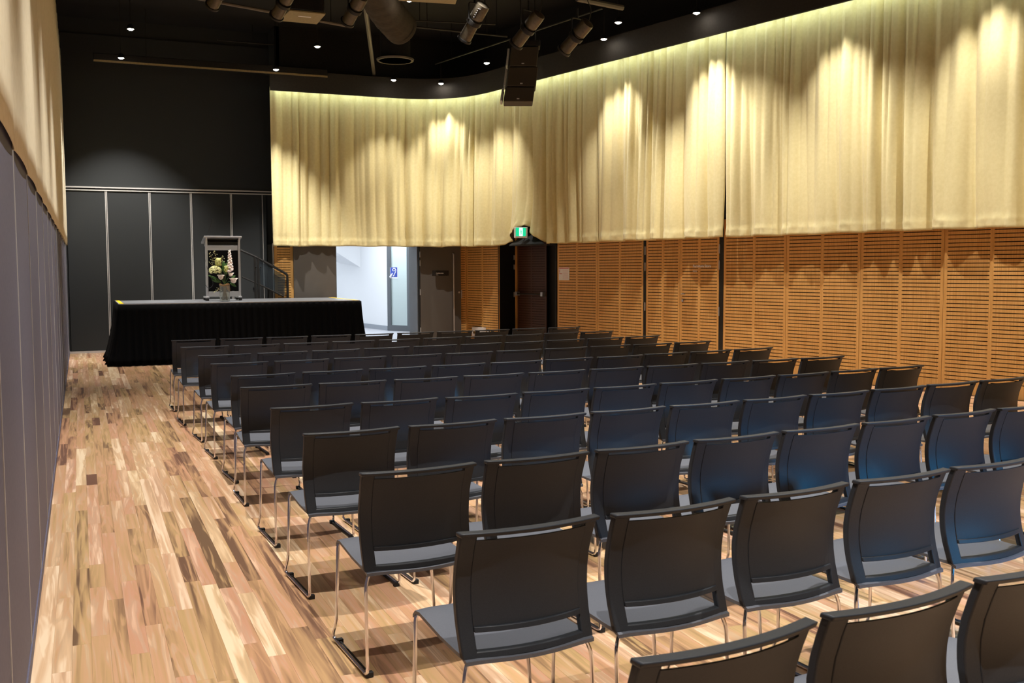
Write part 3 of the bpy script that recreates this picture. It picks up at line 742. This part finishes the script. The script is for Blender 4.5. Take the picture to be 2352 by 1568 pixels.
def skirt():
    per = [(SX0-.02, SY1), (SX0-.02, SY0-.02), (SX1+.02, SY0-.02), (SX1+.02, SY1)]
    pts = []; nr = []
    for (a0, b0_), (a1, b1_) in zip(per, per[1:]):
        L = math.hypot(a1-a0, b1_-b0_); n = int(L/.02); d = Vector((a1-a0, b1_-b0_, 0))/L; m_ = Vector((d.y, -d.x, 0))
        for i in range(n): pts.append(Vector((a0, b0_, 0))+d*(L*i/n)); nr.append(m_ if True else None)
    pts.append(Vector((per[-1][0], per[-1][1], 0))); nr.append(nr[-1])
    # smooth normals at corners
    nn = len(pts); ns = []
    for i in range(nn):
        a = Vector((0, 0, 0))
        for k in range(-7, 8): a += nr[min(nn-1, max(0, i+k))]
        ns.append(a.normalized())
    def f(u, v):
        i = int(round(u*(nn-1))); z = SZ-.012-(SZ-.02)*v; s = i*.02
        y = (.006+.03*v)*math.sin(s*2*PI/.115+1.4*math.sin(s*3.1)+.7*mnoise.noise(Vector((s*2, v, 0)))) + v*v*.13+.03*v
        flare = .1*max(0, v-.85)/.15*abs(mnoise.noise(Vector((s*5, 4, 0))))
        out = ns[i] if ns[i].dot(Vector((0, 0, 1))) == 0 else ns[i]
        return pts[i]-out*(-1)*(y+flare)*sgnk+Vector((0, 0, z))
    c = Vector(((SX0+SX1)/2, (SY0+SY1)/2, 0))
    sgnk = 1 if (pts[nn//2]-c).dot(ns[nn//2]) > 0 else -1
    o = MB().grid(f, nn-1, 10).build('skirt', M['skirt'], smooth=True)
    sm = o.modifiers.new('solid', 'SOLIDIFY'); sm.thickness = .004; sm.offset = 0
    reparent(o, stg)
skirt()
# ------------------------------------------------------------------ lectern
lp = Vector(((onz(476, 690, SZ)+onz(549, 690, SZ))/2)); lp.z = SZ+.004
le = empty('lectern', lp); tag(le, 'aluminium framed lectern with black front panel standing on the stage', 'lectern')
LW, LH = .285, 1.16
def lpart(mb, name, m, **kw): return mb.build(name, m, parent=le, **kw)
for sx_ in (-1, 1):
    lpart(MB().obox((sx_*LW-.02 if sx_ > 0 else -LW-.02, -.12, .05), (.04, 0, 0), (0, .06, 0), (0, -.02, LH-.12)), 'post', M['alu'], bevel=.004)
    lpart(MB().box(sx_*LW-.03, sx_*LW+.03, -.16, .28, .045, .075), 'foot_bar', M['alu'], bevel=.005)
    for yy in (-.14, .26):
        lpart(MB().lathe([(.001, 0), (.03, .004), (.03, .04), (.001, .045)], 12, sx_*(LW+.005), yy, 0), 'castor', M['darkmetal'], smooth='auto')
lpart(MB().box(-LW+.02, LW-.02, -.125, -.11, .17, .90), 'front_panel', M['smokeblack'])
lpart(MB().box(-LW+.02, LW-.02, -.125, -.105, .905, .99), 'upper_rail', M['alu'], bevel=.003)
lpart(MB().box(-LW+.02, LW-.02, -.125, -.105, .07, .165), 'lower_rail', M['alu'], bevel=.003)
lpart(MB().poly([(-LW-.045, -.2, LH-.03), (-LW-.045, -.2, LH), (-LW-.045, .28, LH-.1), (-LW-.045, .28, LH-.13)], (2*LW+.09, 0, 0)), 'top', M['alu'], bevel=.006)
lpart(MB().box(-LW+.01, LW-.01, -.13, .2, 1.0, LH-.1), 'shelf', M['darkmetal'])
for sx_ in (-1, 1): lpart(MB().poly([(sx_*LW-.012, -.13, .98), (sx_*LW-.012, -.19, LH-.03), (sx_*LW-.012, .2, LH-.1), (sx_*LW-.012, .1, .98)], (.024, 0, 0)), 'side_bracket', M['alu'])
lpart(MB().tube(curve_pts([(-LW+.02, -.1, LH-.01), (-LW+.07, -.1, LH+.13), (-LW+.12, -.12, LH+.3)], .08), .004, 6).blob((-LW+.12, -.12, LH+.3), .009), 'microphone', M['darkmetal'])
lpart(MB().tube(curve_pts([(-.1, 0, LH-.04), (-.03, 0, LH+.03), (.1, 0, LH-.05)], .08), .004, 6), 'reading_lamp', M['darkmetal'])
lpart(MB().tube(curve_pts([(-LW-.03, -.1, LH-.1), (-LW-.045, -.11, .8), (-LW+.03, -.14, .5), (-LW+.12, -.15, .3), (-LW+.02, -.16, .2), (-LW-.06, -.15, .33)], .15, 6), .004, 6), 'cable', M['rubber'])
# ------------------------------------------------------------------ flowers in a glass vase on the stage
vp = onz(515, 692, SZ); vp.z = SZ+.002; vp.y -= .1
def at_fl(px, py, dy=0): return ony(px, py, vp.y+dy)
vb_ = empty('vase', vp); tag(vb_, 'tall clear glass vase full of stems standing before the lectern', 'vase')
vo = MB().lathe([(.001, .003), (.075, .003), (.085, .01), (.09, .28), (.094, .30), (.087, .30), (.08, .02), (.001, .02)], 24).build('glass_body', M['clear'], vb_, smooth='auto')
mb = MB()
for k in range(14):
    a = random.uniform(0, 2*PI); mb.tube([(.05*math.cos(a), .05*math.sin(a), .025), (.03*math.cos(a+2), .03*math.sin(a+2), .3)], .005, 5)
mb.build('stems', M['twig'], vb_)
MB().tube([(.075*math.cos(a_*PI/8), .075*math.sin(a_*PI/8), .29+.01*math.sin(a_)) for a_ in range(17)], .018, 6).build('moss_collar', M['brownleaf'], vb_, smooth=True)
neck = vp+Vector((0, 0, .3))
def stemmed(name, label, cat, head, group=None):
    r = empty(name, head); tag(r, label, cat, group)
    mb = MB(); mb.tube([neck-head, (neck-head)*.5+Vector((0, 0, .02)), Vector((0, 0, 0))], .004, 5); mb.build('stem', M['leaf'], r); return r
def rose(px, py, r_, label, dy=0):
    h = at_fl(px, py, dy); t = stemmed('white_flower', label, 'flower', h, 'white blooms in the vase')
    MB().blob((0, -.005, .0), r_*.62, (1, .9, .9), 2, .1).build('petal_heart', M['petal'], t, smooth=True)
    for k in range(9):
        mb = MB(); a = k*2.4; rr = r_*(.25+.065*k)
        def f(u, v, a=a, rr=rr):
            th = a+(u-.5)*2.0; z = (v-.35)*r_*1.0; q = rr*(.55+.65*v*v)
            return Vector((q*math.cos(th)*1.15, q*math.sin(th)-.01, z-.02*r_*math.cos(3*u)))
        mb.grid(f, 6, 4, lambda u, v: f(u, v)*.96+Vector((0, 0, -.001))); mb.build('petal', M['petal'], t, smooth=True)
rose(507, 637, .068, 'open white flower low on the left of the arrangement'); rose(536, 645, .078, 'largest open white flower at the lower right', -.04); rose(530, 631, .056, 'pale bloom tucked above the lower right flower', .03)
h = at_fl(494, 621); t = stemmed('hydrangea', 'pale green hydrangea head at the left of the arrangement', 'flower', h)
mb = MB()
for k in range(110):
    a = random.uniform(0, 2*PI); b2 = random.uniform(-.6, 1); r_ = math.sqrt(1-b2*b2)
    mb.blob((.095*r_*math.cos(a), .08*r_*math.sin(a), .072*b2), .017, (1, 1, .7))
mb.build('florets', M['petalgreen'], t, kind='stuff')
for (px, py, sx_, l_) in ((501, 600, 1, 'upper greenish protea bud left of the tall white spike'), (520, 616, .85, 'smaller greenish protea bud beside the white spike')):
    h = at_fl(px, py); t = stemmed('protea_bud', l_, 'flower', h, 'protea buds in the vase')
    for k in range(5):
        mb = MB(); mb.lathe([(.001, -.08), (.03, -.075), (.05, -.03-.01*k), (.046-.005*k, .02), (.028-.004*k, .055+.004*k), (.001, .06+.005*k)], 10)
        if k == 0: mb.build('bract', M['bud'], t, smooth=True)
        else: mb.bm.free()
    mb = MB()
    for k in range(14):
        a = k*2.4; z = -.06+.007*k; mb.blob((.043*math.cos(a), .043*math.sin(a), z), .022, (.6, .6, 1.3))
    o_ = mb.build('scales', M['bud'], t, smooth=True); t.scale = (sx_, sx_, sx_)
h = at_fl(527, 575); t = stemmed('white_spike', 'tall white flower spike rising above the lectern panel', 'flower', h)
base_ = at_fl(529, 622)-h
for k in range(34):
    f_ = k/33; a = k*2.4; p_ = base_*f_; r_ = .010+.024*f_
    o_ = MB().blob(p_+Vector((r_*math.cos(a), r_*math.sin(a), 0)), .015+.016*f_, (1, 1, .8), 2, .08).build('blossom', M['petal'], t, smooth=True)
def leafm(mb, p, q, wd, drop=.02):
    p, q = Vector(p), Vector(q); d = q-p; s_ = Vector((d.z, 0, -d.x)).normalized() if abs(d.y) < d.length*.9 else Vector((1, 0, 0))
    def f(u, v): return p+d*u+s_*((v-.5)*wd*math.sin(PI*min(1, u*.95+.03)))+Vector((0, -.01*math.sin(PI*u)-.008*abs(v-.5), -drop*u*u))
    mb.grid(f, 6, 2, lambda u, v: f(u, v)+Vector((0, .002, 0)))
lf = empty('foliage', neck); tag(lf, 'green and brown leaves fanned around the neck of the vase', 'foliage')
for (a_, b2, wd, m_) in (((505, 645), (477, 629), .045, 'leaf'), ((508, 648), (486, 640), .06, 'leaf'), ((515, 625), (513, 596), .07, 'leaf'), ((530, 640), (541, 630), .04, 'leaf'), ((522, 630), (508, 612), .06, 'leaf'), ((528, 650), (543, 656), .05, 'leaf'), ((520, 650), (528, 668), .06, 'brownleaf'), ((515, 630), (520, 600), .05, 'leaf'), ((510, 652), (498, 668), .03, 'twig')):
    mb = MB(); leafm(mb, at_fl(*a_)-neck, at_fl(*b2)-neck, wd); mb.build('leaf', M[m_], lf, smooth=True)
for k, (px, py, l_) in enumerate(((480, 580, 'thin berried twig highest on the left of the vase'), (484, 605, 'thin berried twig at mid height left of the vase'), (491, 576, 'thin berried twig just left of the protea buds'), (510, 588, 'short berried twig between bud and spike'), (495, 670, 'drooping dry twig low beside the vase'))):
    h = at_fl(px, py); t = empty('berry_twig', neck); tag(t, l_, 'twig', 'berried twigs in the vase')
    e_ = h-neck; mb = MB(); mb.tube([(0, 0, 0), e_*.5+Vector((.01, 0, .02)), e_], .003, 5); mb.build('stem', M['twig'], t)
    mb = MB()
    for j in range(12):
        f_ = random.uniform(.55, 1); q_ = e_*f_+Vector((random.uniform(-.04, .04), random.uniform(-.02, .02), random.uniform(-.03, .03))); mb.blob(q_, .006)
        mb.tube([e_*f_, q_], .0015, 4)
    mb.build('berries', M['petalgreen'], t, kind='stuff')
# ------------------------------------------------------------------ handrail of the stage steps
yh = 20.22
hr = empty('stair_handrail', (3.4, yh, 0)); tag(hr, 'black steel handrail with dark glass panel at the stage steps', 'handrail')
def Rp(px, py): return ony(px, py, yh)
def hp(mb, name, m, **kw): return reparent(mb.build(name, m, **kw), hr)
pts = curve_pts([Rp(552, 574), Rp(590, 591), Rp(660, 630), Vector((Rp(660, 630).x, yh, .02))], .05)
hp(MB().tube(pts, .024, 8), 'top_rail', M['darkmetal'], smooth='auto')
p1 = Rp(590, 590)
hp(MB().box(p1.x-.06, p1.x-.02, yh-.02, yh+.02, 0, p1.z).box(p1.x+.0, p1.x+.04, yh-.02, yh+.02, 0, p1.z), 'post', M['darkmetal'])
hp(MB().tube([Rp(556, 636), Rp(600, 655), Rp(652, 681)], .016, 8), 'lower_rail', M['darkmetal'], smooth='auto')
q1, q2, q3, q4 = Rp(594, 598), Rp(655, 634), Rp(655, 680), Rp(600, 654)
hp(MB().poly([q1, q2, q3, q4], (0, .008, 0)), 'glass_panel', M['smoke'])
for k in range(5):
    x_ = p1.x+.12+k*.2; zt = 1.02-.2*(k+1)
    if x_ < SX1+.1: pass
stp = empty('stage_steps', (SX1+.02, 19.2, 0))
bpy.data.objects.remove(stp)
for (px, py) in ((587, 614), (598, 614)):
    p_ = Rp(px, py); hp(MB().tube([p_-Vector((0, .03, 0)), p_+Vector((0, .0, 0))], .012, 10), 'glass_fixing', M['chrome'])
# ------------------------------------------------------------------ chairs
CW = .478
def zprof(z):
    pts = [(.40, .008), (.44, .022), (.50, .042), (.56, .053), (.62, .054), (.68, .044), (.74, .024), (.80, 0.0), (.82, -.006)]
    for (a, ya), (b2, yb) in zip(pts, pts[1:]):
        if a <= z <= b2:
            t = (z-a)/(b2-a); return ya+(yb-ya)*t
    return pts[-1][1] if z > .8 else pts[0][1]
def hwid(z): return (CW/2-.008)*(1 - .02*max(0, (.62-z)/.2)) + .004*max(0, (z-.7)/.1)
def bp_(u, z, bow=.036, dy=0, ex=0): return Vector((u*(hwid(z)+ex), zprof(z)-bow*(1-u*u)+dy, z))
def patch(mb, u0, u1, z0, z1, nu, nz, th, bow=.036, dy=0, zf=None, ex=0):
    f = lambda a, b2: bp_(u0+(u1-u0)*a, z0+(z1-z0)*b2, bow, dy, ex)
    g = lambda a, b2: f(a, b2)+Vector((0, th, 0))
    mb.grid(f, nu, nz, g)
def make_chair():
    r = empty('stacking_chair')
    mb = MB()
    for s_ in (-1, 1): patch(mb, s_*1.0, s_*.80, .412, .79, 3, 14, .026)
    patch(mb, -1, 1, .412, .434, 16, 1, .024, dy=0)                 # bottom rail
    patch(mb, -1.02, 1.02, .786, .8, 20, 1, .040, bow=.032, dy=-.012)  # top rail
    patch(mb, -1, -.79, .765, .79, 3, 2, .024); patch(mb, .79, 1, .765, .79, 3, 2, .024)
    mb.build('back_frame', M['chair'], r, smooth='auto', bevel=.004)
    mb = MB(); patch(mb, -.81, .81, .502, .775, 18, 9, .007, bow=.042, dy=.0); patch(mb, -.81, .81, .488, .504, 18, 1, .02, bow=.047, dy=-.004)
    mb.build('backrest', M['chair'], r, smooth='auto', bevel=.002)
    # seat
    sz = [(0, .418), (.07, .428), (.2, .428), (.45, .432), (.7, .443), (.86, .45), (.95, .444), (1.0, .425)]
    def f(u, v):
        i = v*(len(sz)-1); a = int(min(i, len(sz)-2)); t = i-a; fr = sz[a][0]+(sz[a+1][0]-sz[a][0])*t; z = sz[a][1]+(sz[a+1][1]-sz[a][1])*t
        x = (u-.5)*2; hw_ = .222 - .012*fr
        return Vector((x*hw_, .0+.455*fr-.03*(1-x*x)*(1-fr), z-.012*(1-x*x)*(1-abs(fr-.4))-.008*abs(x)**6))
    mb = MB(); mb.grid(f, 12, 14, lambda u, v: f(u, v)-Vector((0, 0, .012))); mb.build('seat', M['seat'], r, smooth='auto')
    for s_ in (-1, 1):
        x_ = s_*.222
        path = curve_pts([(s_*.20, .03, .415), (x_, .016, .36), (x_*1.02, -.005, .012), (x_*1.02, .425, .012), (x_*1.06, .44, .03), (x_*1.0, .425, .085), (s_*.205, .44, .425), (s_*.15, .44, .425)], .028, 4)
        lg = MB().tube(path, .0069, 8).build('sled_leg', M['chrome'], r, smooth='auto')
        g1 = MB().box(-.014, .014, -.012, .012, 0, .022).box(-.006, .006, .0, .40, .004, .014)
        g = g1.build('glide', M['rubber'], lg, bevel=.003, loc=(x_*1.02-s_*.012, .01, 0))
        g = MB().box(-.014, .014, -.012, .012, 0, .022).build('glide', M['rubber'], lg, bevel=.003, loc=(x_*1.02-s_*.012, .405, 0))
    MB().tube([(-.16, .44, .425), (.16, .44, .425)], .006, 8).build('crossbar', M['chrome'], r, smooth='auto')
    MB().tube([(-.2, .05, .405), (.2, .05, .405)], .006, 8).build('crossbar', M['chrome'], r, smooth='auto')
    return r
rows = [
 [(394,782),(505,778),(611,775),(713,771),(815,768),(914,764),(1004,762),(1091,758),(1179,754),(1263,752)],
 [(414,797),(536,793),(650,789),(762,784),(872,780),(973,776),(1070,773),(1165,770),(1254,764),(1334,762)],
 [(453,816),(594,810),(719,805),(838,799),(951,794),(1059,790),(1160,787),(1258,781),(1353,777),(1439,773)],
 [(482,835),(629,829),(765,822),(904,816),(1027,811),(1144,805),(1253,800),(1358,794),(1456,791),(1551,786)],
 [(527,863),(695,853),(849,846),(995,838),(1132,832),(1254,824),(1377,820),(1480,812),(1587,807),(1690,801)],
 [(550,890),(729,880),(909,871),(1069,862),(1216,854),(1357,846),(1487,840),(1612,833),(1732,828),(1845,823)],
 [(619,936),(829,924),(1028,914),(1205,901),(1368,891),(1517,880),(1662,870),(1792,862),(1914,853),(2024,846)],
 [(695,996),(940,977),(1163,961),(1361,945),(1542,932),(1710,919),(1862,908),(2008,896),(2135,885),(2260,876)],
 [(829,1087),(1118,1059),(1371,1033),(1599,1010),(1804,990),(1988,972),(2149,954),(2300,940)],
 [(1050,1222),(1415,1183),(1708,1141),(1972,1105),(2193,1076)],
 [(1465,1521),(1902,1413),(2259,1333)]]
fitr = [(.903, 11.836, .027), (.903, 10.698, .06), (.962, 9.563, .083), (.969, 8.68, .057), (.994, 7.618, .065), (.95, 6.855, .013), (.957, 5.727, .05), (.944, 4.758, .052), (.952, 3.731, .068), (.993, 2.747, .068), (.983, 1.701, .109)]
ordn = ['first', 'second', 'third', 'fourth', 'fifth', 'sixth', 'seventh', 'eighth', 'ninth', 'tenth', 'eleventh']
rown = ['front', 'second', 'third', 'fourth', 'fifth', 'sixth', 'seventh', 'eighth', 'ninth', 'tenth', 'eleventh']
proto = make_chair(); first = True
for i, row in enumerate(rows):
    x, y, a0 = fitr[i]; s_ = .5273
    for j, (px, py) in enumerate(row):
        a = a0+.007*j
        q = onz(px, py, .8); q = Vector((q.x, q.y, 0))
        fit = Vector((x, y, 0))
        pos = fit*.65+q*.35 if (q-fit).length < .3 else fit
        ja = random.uniform(-.012, .012)
        c = pos+Vector((math.cos(a), math.sin(a), 0))*(CW/2+.004)
        o = proto if first else copy_tree(proto); first = False
        o.location = (c.x, c.y, 0); o.rotation_euler = (0, 0, a+ja)
        if j == 0: where = 'at the left aisle end'
        elif j == len(row)-1 and i < 8: where = 'at the right wall end'
        else: where = ordn[j]+' from the left aisle'
        rn = rown[i]+' row' if i == 0 else rown[i]+' row from the stage'
        tag(o, 'black sled-base chair %s in the %s' % (where, rn), 'chair', 'black chairs in rows facing the stage')
        x += s_*math.cos(a); y += s_*math.sin(a)
# ------------------------------------------------------------------ downlights (visible ones as fittings)
dlab = ['pendant downlight farthest up at the left, near the cream curtain', 'pendant downlight before the screen bar at far left', 'pendant downlight over the right end of the screen bar', 'pendant downlight above the stage, right of the screen bar light',
        'pendant downlight left of the pair over the double doors', 'pendant downlight right of the pair over the double doors', 'pendant downlight left of the hanging loudspeakers', 'pendant downlight over the right curtain, lower of two neighbours',
        'pendant downlight over the right curtain, upper of two neighbours', 'pendant downlight farthest right under the ceiling', 'pendant downlight beside the fabric duct at the top edge']
def downlight():
    r = empty('downlight')
    MB().lathe([(.028, .075), (.05, .05), (.062, .0), (.056, -.002), (.045, .03), (.02, .045)], 18).build('lamp_shade', M['darkmetal'], r, smooth='auto')
    MB().lathe([(.001, -.02), (.025, -.016), (.042, -.004), (.046, .008), (.001, .012)], 16).build('bulb', M['glow'], r, smooth='auto')
    MB().tube([(0, 0, .07), (0, 0, ZC-5.3)], .004, 5).build('rod', M['darkmetal'], r)
    return r
pr = downlight(); ff = True; di = 0
for p, vis in DOWN:
    if not vis: continue
    o = pr if ff else copy_tree(pr); ff = False
    o.location = (p.x, p.y, p.z); tag(o, dlab[di], 'light', 'small pendant downlights'); di += 1
# ------------------------------------------------------------------ projection screen housing
a_, b_ = onz(215, 135, 5.3), onz(745, 182, 5.3)
yy = (a_.y+b_.y)/2
scn = empty('projection_screen', ((a_.x+b_.x)/2, yy, 5.3)); tag(scn, 'long dark rolled projection screen housing before the back wall', 'screen')
MB().box(-(b_.x-a_.x)/2, (b_.x-a_.x)/2, -.06, .1, .0, .14).build('housing', M['darkmetal'], scn, bevel=.01)
MB().box(-(b_.x-a_.x)/2, (b_.x-a_.x)/2, -.07, -.06, -.015, .02).build('lower_lip', M['khaki'], scn)
for k in (-1.2, 1.2): MB().tube([(k, .02, .14), (k, .02, ZC-5.3)], .006, 5).build('hanger', M['darkmetal'], scn)
# ------------------------------------------------------------------ projectors overhead
def projector(pxs, z, label, hgt=.25):
    P = [onz(*q, z) for q in pxs]; c = sum(P, Vector())/4
    r = empty('ceiling_projector', c); tag(r, label, 'projector', 'projectors hung from the ceiling')
    MB().poly([p-c for p in P], (0, 0, .02)).build('base_plate', M['khaki'], r, bevel=.004)
    MB().poly([(p-c)*.97+Vector((0, 0, .021)) for p in P], (0, 0, hgt)).build('casing', M['darkmetal'], r, bevel=.02)
    MB().tube([(0, 0, hgt+.02), (0, 0, ZC-z)], .025, 8).build('hanging_pole', M['darkmetal'], r)
    d = (P[1]-P[0]); MB().obox((P[0]-c)*.3-Vector((0, 0, .004)), d*.35, (P[3]-P[0])*.06, Vector((0, 0, .004))).build('vent_slot', M['paper'], r)
projector([(665, 25), (748, 33), (728, 56), (640, 48)], 5.0, 'boxy projector with khaki underside hanging at upper left')
projector([(925, -16), (1052, -7), (1046, 10), (915, 2)], 5.0, 'projector with khaki underside cut by the top edge')
# ------------------------------------------------------------------ stage lanterns
def lantern(front, rear, D, label, r_=.085):
    a = depth(*front, D+.3); b2 = depth(*rear, D); ax = (a-b2).normalized(); L = (a-b2).length
    R = empty('stage_lantern', b2); tag(R, label, 'spotlight', 'stage lanterns on the lighting grid')
    u = ax.orthogonal().normalized()
    def lt(mb, prof, n=16):
        v = ax.cross(u); rings = []
        for rr, t in prof: rings.append([mb.bm.verts.new(ax*(t*L)+(u*math.cos(2*PI*k/n)+v*math.sin(2*PI*k/n))*rr) for k in range(n)])
        for A_, B2 in zip(rings, rings[1:]):
            for k in range(n): mb.bm.faces.new((A_[k], A_[(k+1) % n], B2[(k+1) % n], B2[k]))
        mb.bm.faces.new(rings[0][::-1]); mb.bm.faces.new(rings[-1]); return mb
    lt(MB(), [(r_*.5, 0), (r_*.95, .03), (r_, .1), (r_, .38), (r_*.8, .42), (r_*.8, .48)]).build('lamp_housing', M['lampbody'], R, smooth='auto')
    lt(MB(), [(r_*1.08, .44), (r_*1.12, .46), (r_*1.12, .54), (r_*1.0, .56)]).build('shutter_ring', M['darkmetal'], R, smooth='auto')
    lt(MB(), [(r_*.85, .55), (r_*.88, .6), (r_*.92, .93), (r_*.95, .95)]).build('barrel', M['lampbody'], R, smooth='auto')
    lt(MB(), [(r_*1.05, .94), (r_*1.1, .95), (r_*1.1, 1.0), (r_*.9, 1.0)]).build('lens_ring', M['darkmetal'], R, smooth='auto')
    for k in range(5): 
        q = ax*(L*(.12+.055*k)); MB().tube([q+u*r_*.9-Vector((.02, 0, 0)), q+u*r_*1.08+Vector((.02, 0, 0))], .008, 5).build('cooling_fin', M['darkmetal'], R)
    side = ax.cross(Vector((0, 0, 1))).normalized(); q = ax*(L*.45)
    MB().tube(curve_pts([q+side*r_*1.15, q+side*r_*1.15+Vector((0, 0, .2)), q-side*r_*1.15+Vector((0, 0, .2)), q-side*r_*1.15], .03), .008, 6).build('yoke', M['darkmetal'], R)
    top = q+Vector((0, 0, .2)); MB().tube([top, top+Vector((0, 0, .12))], .014, 6).build('clamp', M['darkmetal'], R)
    MB().tube(curve_pts([Vector((0, 0, 0)), Vector((.04, 0, .16)), Vector((-.03, 0, .26)), Vector((.02, 0, .36))], .06), .006, 5).build('power_cable', M['rubber'], R)
    return R
LD = 12.2
lantern((1066, 92), (1112, 8), LD, 'stage lantern left of the three above the loudspeakers')
lantern((1184, 103), (1240, 30), LD, 'stage lantern directly above the hanging loudspeakers')
lantern((1294, 118), (1352, 50), LD, 'stage lantern right of the hanging loudspeakers')
lantern((797, 52), (832, -10), LD, 'stage lantern beside the fabric duct at the top edge')
lantern((634, 38), (668, -22), LD, 'stage lantern just left of the projector with khaki underside')
lantern((487, 14), (520, -45), LD, 'stage lantern farthest left, mostly cut by the top edge')
# ------------------------------------------------------------------ grid pipes
def pipe(a, b2, z0, z1, r_, label):
    p, q = onz(*a, z0), onz(*b2, z1); R = empty('grid_pipe', p); tag(R, label, 'pipe', 'thin pipes under the black ceiling')
    MB().tube([(0, 0, 0), q-p], r_, 8).build('tube', M['pipe' if r_ > .02 else 'darkmetal'], R, smooth='auto')
    for t in (.12, .88):
        m_ = (q-p)*t; MB().tube([m_, m_+Vector((0, 0, ZC-p.z-m_.z))], .006, 5).build('hanger', M['darkmetal'], R)
pipe((838, 6), (862, 192), 5.45, 5.45, .035, 'pale conduit running down the ceiling right of the screen bar')
pipe((1000, 147), (1385, 19), 5.6, 5.6, .016, 'thin pipe passing behind the loudspeakers and lanterns')
pipe((500, 92), (1110, 144), 5.95, 5.95, .014, 'thin pipe crossing above the round air diffuser')
pipe((955, 62), (1165, 84), 5.6, 5.6, .016, 'thin pipe meeting the left lantern')
pipe((940, 47), (1138, 56), 5.7, 5.7, .012, 'thin upper pipe behind the left lantern')
pipe((1325, -3), (1430, 18), 5.3, 5.3, .04, 'thick pale pipe end at the top centre')
pipe((430, -8), (800, 60), 5.3, 5.3, .024, 'thick grid pipe carrying the left lanterns')
# ------------------------------------------------------------------ duct and diffuser
df = onz(908, 140, 5.45); R = empty('air_diffuser', df); tag(R, 'round ceiling air diffuser ring above the double doors', 'diffuser')
MB().lathe([(.30, 0), (.34, .0), (.35, .03), (.29, .04), (.27, .03), (.30, 0)], 36).build('outer_ring', M['pipe'], R, smooth='auto')
for k in range(3): MB().lathe([(.06+.07*k, .015), (.075+.07*k, .01), (.085+.07*k, .04), (.07+.07*k, .04)], 28).build('inner_ring', M['darkmetal'], R, smooth='auto')
mb = MB()
for k in range(12): a = k*PI/6; mb.obox((0, 0, .02), (.29*math.cos(a), .29*math.sin(a), 0), (-.006*math.sin(a), .006*math.cos(a), 0), (0, 0, .02))
mb.build('vanes', M['darkmetal'], R)
MB().lathe([(.28, .04), (.28, ZC-5.45)], 24).build('neck', M['black'], R, smooth='auto')
R = empty('fabric_duct', depth(900, 0, 13.5)); tag(R, 'fat wrinkled fabric air duct curving down from the ceiling', 'duct')
cpts = [depth(842, -70, 13.4), depth(868, -8, 14.2), depth(892, 32, 14.8), depth(916, 60, 15.2), depth(934, 78, 15.4)]
pts = []
for i in range(len(cpts)-1):
    for k in range(8): pts.append(cpts[i].lerp(cpts[i+1], k/8))
rad = []
for i, p_ in enumerate(pts): rad.append(.25*(1+.022*math.sin(i*1.9)+.015*math.sin(i*4.1)))
n_ = len(rad)
for i in range(5): rad[n_-1-i] *= [.35, .68, .85, .94, .99][i]
mb = MB(); mb.tube([p_-R.location for p_ in pts], rad, 24); o = mb.build('duct_sleeve', M['duct'], R, smooth=True)
# ------------------------------------------------------------------ loudspeaker array
def spk():
    D = 14.2
    topc = depth(1198, 96, D); R = empty('speaker_array', topc); 
    tag(R, 'hanging stack of black loudspeakers tapering in front of the gold curtain', 'loudspeaker')
    fdir = Vector((-.75, -.66, 0)).normalized()   # front faces
    # units: px edges (left, right, top, bottom)
    rows_ = [((1168, 1238, 107, 152), .44), ((1163, 1236, 153.5, 198), .43), ((1155, 1229, 199.5, 233), .42)]
    xr = Vector((math.cos(YAW), -math.sin(YAW), 0)); bk = Vector((math.sin(YAW), math.cos(YAW), 0))
    for (l, r_, t, b2), dep in rows_:
        A = depth((l+6), t, D)-topc; B2 = depth(r_, t, D)-topc; Cc = depth(r_-5, b2, D)-topc; Dd = depth(l+1, b2, D)-topc
        off = bk*dep
        mb = MB(); mb.poly([A, B2, Cc, Dd], off)
        cab = mb.build('cabinet', M['speaker'], R, bevel=.012)
        m_ = (Cc+Dd)/2+Vector((0, 0, .03))-bk*.006
        MB().obox(m_-xr*.018, xr*.036, bk*.006, Vector((0, 0, .016))).build('badge', M['whitetrim'], cab)
        mb = MB(); mb.obox(Dd-xr*.045+Vector((0, 0, .012)), xr*.03, bk*(dep*.8), (A-Dd)*.86); mb.build('grille', M['alu'], cab, bevel=.006)
    A = depth(1180, 92, D)-topc; mb = MB(); mb.obox(A, xr*.37, bk*.3, Vector((0, 0, -.075))); mb.build('rigging_frame', M['darkmetal'], R, bevel=.005)
    MB().tube([A+xr*.1+bk*.1, A+xr*.1+bk*.1+Vector((0, 0, ZC-topc.z-.0))], .01, 6).tube([A+xr*.3+bk*.1, A+xr*.3+bk*.1+Vector((0, 0, ZC-topc.z))], .01, 6).build('hanging_chain', M['darkmetal'], R)
spk()
